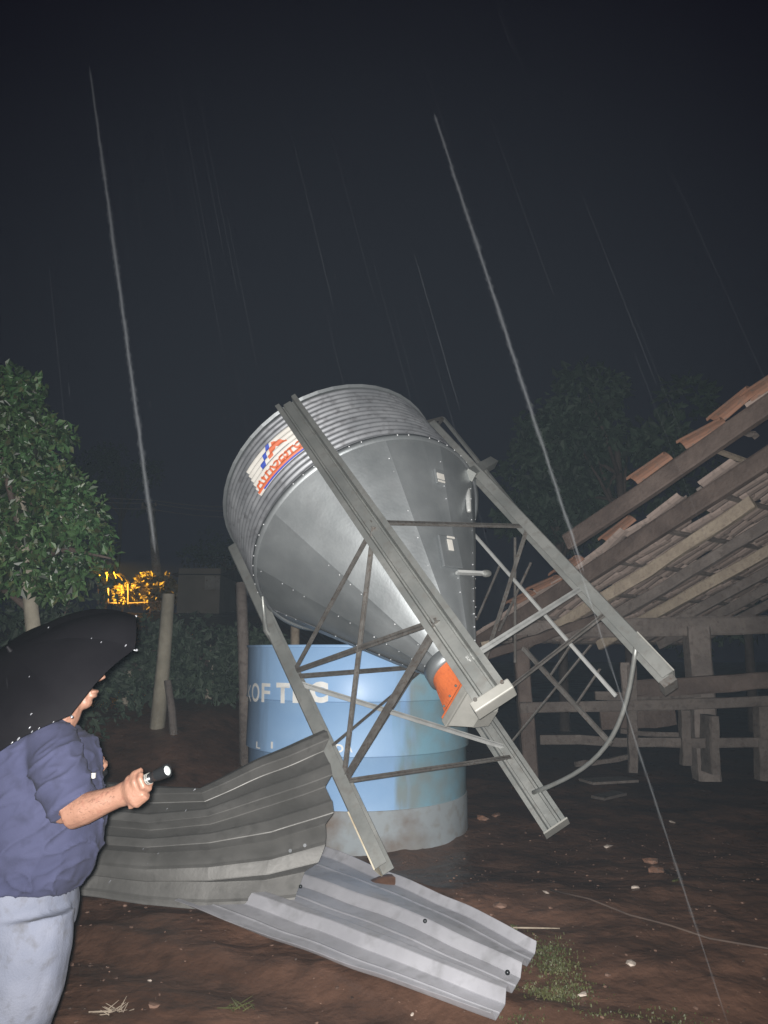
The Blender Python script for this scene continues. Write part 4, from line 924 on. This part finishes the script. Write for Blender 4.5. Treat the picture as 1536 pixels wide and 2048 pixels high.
def blade(x, y, h, r_):
    z = gz(x, y); a = r_.uniform(0, 6.28); w = .0035; d = Vector((math.cos(a), math.sin(a), 0)); l = Vector((r_.normal(0, .5), r_.normal(0, .5), 0)) * h * .7
    b0 = len(v); p = Vector((x, y, z)); v.extend([p - d * w, p + d * w, p + l * .4 + Vector((0, 0, h * .7)) + d * w * .8, p + l * .4 + Vector((0, 0, h * .7)) - d * w * .8, p + l + Vector((0, 0, h * .85))]); f.extend([[b0, b0 + 1, b0 + 2, b0 + 3], [b0 + 3, b0 + 2, b0 + 4]])
for px, py, n_, sx, sy in ((1108, 1925, 1500, .07, .15), (1125, 1985, 600, .08, .06), (1075, 1985, 160, .05, .05), (1340, 2032, 120, .10, .04), (1235, 2040, 120, .14, .03), (1050, 2046, 100, .06, .03)):
    p = at_z(px, py, 0)
    for k in range(n_): blade(p.x + r_.normal(0, sx), p.y + r_.normal(0, sy), r_.uniform(.005, .017), r_)
tag(mesh('grass', v, f, M['grass']), 'low patchy grass at the corner of the zinc sheet', 'grass', None, 'stuff')

# ------------------------------------------------------------------ rain: falling drops
RD = Vector((.703, -.463, -3.02)).normalized(); mb = MB(); ra_ = RD.cross(Vector((0, 1, 0))).normalized(); rb_ = RD.cross(ra_)
HEX = [(math.cos(k * math.pi / 3), math.sin(k * math.pi / 3)) for k in range(6)]
def drop(p, r, l, layers=1):
    for q in (1.0, .72, .45, .25)[:layers] if layers > 1 else (1.0,):
        vs = [p - RD * l] + [p + ra_ * (r * q * a) + rb_ * (r * q * b) for a, b in HEX] + [p + RD * l]
        mb.add(vs, [[0, 1 + k, 1 + (k + 1) % 6] for k in range(6)] + [[7, 1 + (k + 1) % 6, 1 + k] for k in range(6)])
def stream(px, py, y, l0, l1, r, gap, lo=.6, layers=1):
    c = at(px, py, y); t = -l0
    while t < l1:
        ln = gap * random.uniform(.9, 1.6); j = .0006
        drop(c + RD * t + Vector((random.gauss(0, j), 0, 0)), r * random.uniform(lo, 1.1) * (1 - .45 * abs(t / max(l0, l1)) ** 3), ln, layers); t += gap * random.uniform(.85, 1.0)
stream(245, 620, 1.75, .80, .62, .0100, .026, .75, 4)
stream(990, 600, 1.75, .60, .70, .0100, .026, .75, 4)
stream(1290, 1540, 2.1, .62, .60, .0060, .040, .5, 2)
for px, py, y, a, b, r in ((620, 420, 3.0, .35, .5, .0030), (425, 390, 3.4, .3, .35, .0030), (870, 650, 2.4, .28, .32, .0030), (1235, 570, 3.0, .5, .5, .0030), (1010, 60, 2.6, .1, .12, .0034), (705, 430, 4.0, .6, .6, .0030), (1050, 430, 3.6, .7, .5, .0030), (480, 560, 3.6, .4, .5, .0026), (1320, 760, 4, .5, .4, .003), (330, 330, 4, .6, .4, .0026)):
    stream(px, py, y, a, b, r, .03)
for k in range(26):
    y = random.uniform(2.2, 6.5); stream(random.uniform(-30, 1560), random.uniform(-60, 1000), y, random.uniform(.1, .3) * y, random.uniform(.1, .3) * y, random.uniform(.0012, .0022) * (y / 3), .05)
for k in range(420):
    y = random.uniform(1.2, 7.5); p = at(random.uniform(-50, 1586), random.uniform(-50, 1500), y); drop(p, random.uniform(.0006, .0011), random.uniform(.006, .02))
tag(mb.build('rain', M['rain'], None), 'falling rain drops caught in the flash', 'rain', None, 'stuff')
for px, y0, y1 in ((672, 1966, 1980), (782, 1998, 2016)):
    pass

# ------------------------------------------------------------------ wet air
hz = MB().box((0, 40, 4.4), 150, 150, 11.4).build('haze', None, None)
tag(hz, 'thin rain mist in the night air', 'mist', None, 'stuff')
hm = bpy.data.materials.new('haze'); hm.use_nodes = True; N = hm.node_tree.nodes; N.remove(N['Principled BSDF'])
pv = N.new('ShaderNodeVolumePrincipled'); pv.inputs['Color'].default_value = (.66, .84, 1, 1); pv.inputs['Density'].default_value = .0037; pv.inputs['Anisotropy'].default_value = 0.0
hm.node_tree.links.new(pv.outputs['Volume'], N['Material Output'].inputs['Volume']); hz.data.materials.append(hm)
SC.cycles.volume_bounces = 0; SC.cycles.max_bounces = 6; SC.cycles.transparent_max_bounces = 24
SC.cycles.adaptive_threshold = .02
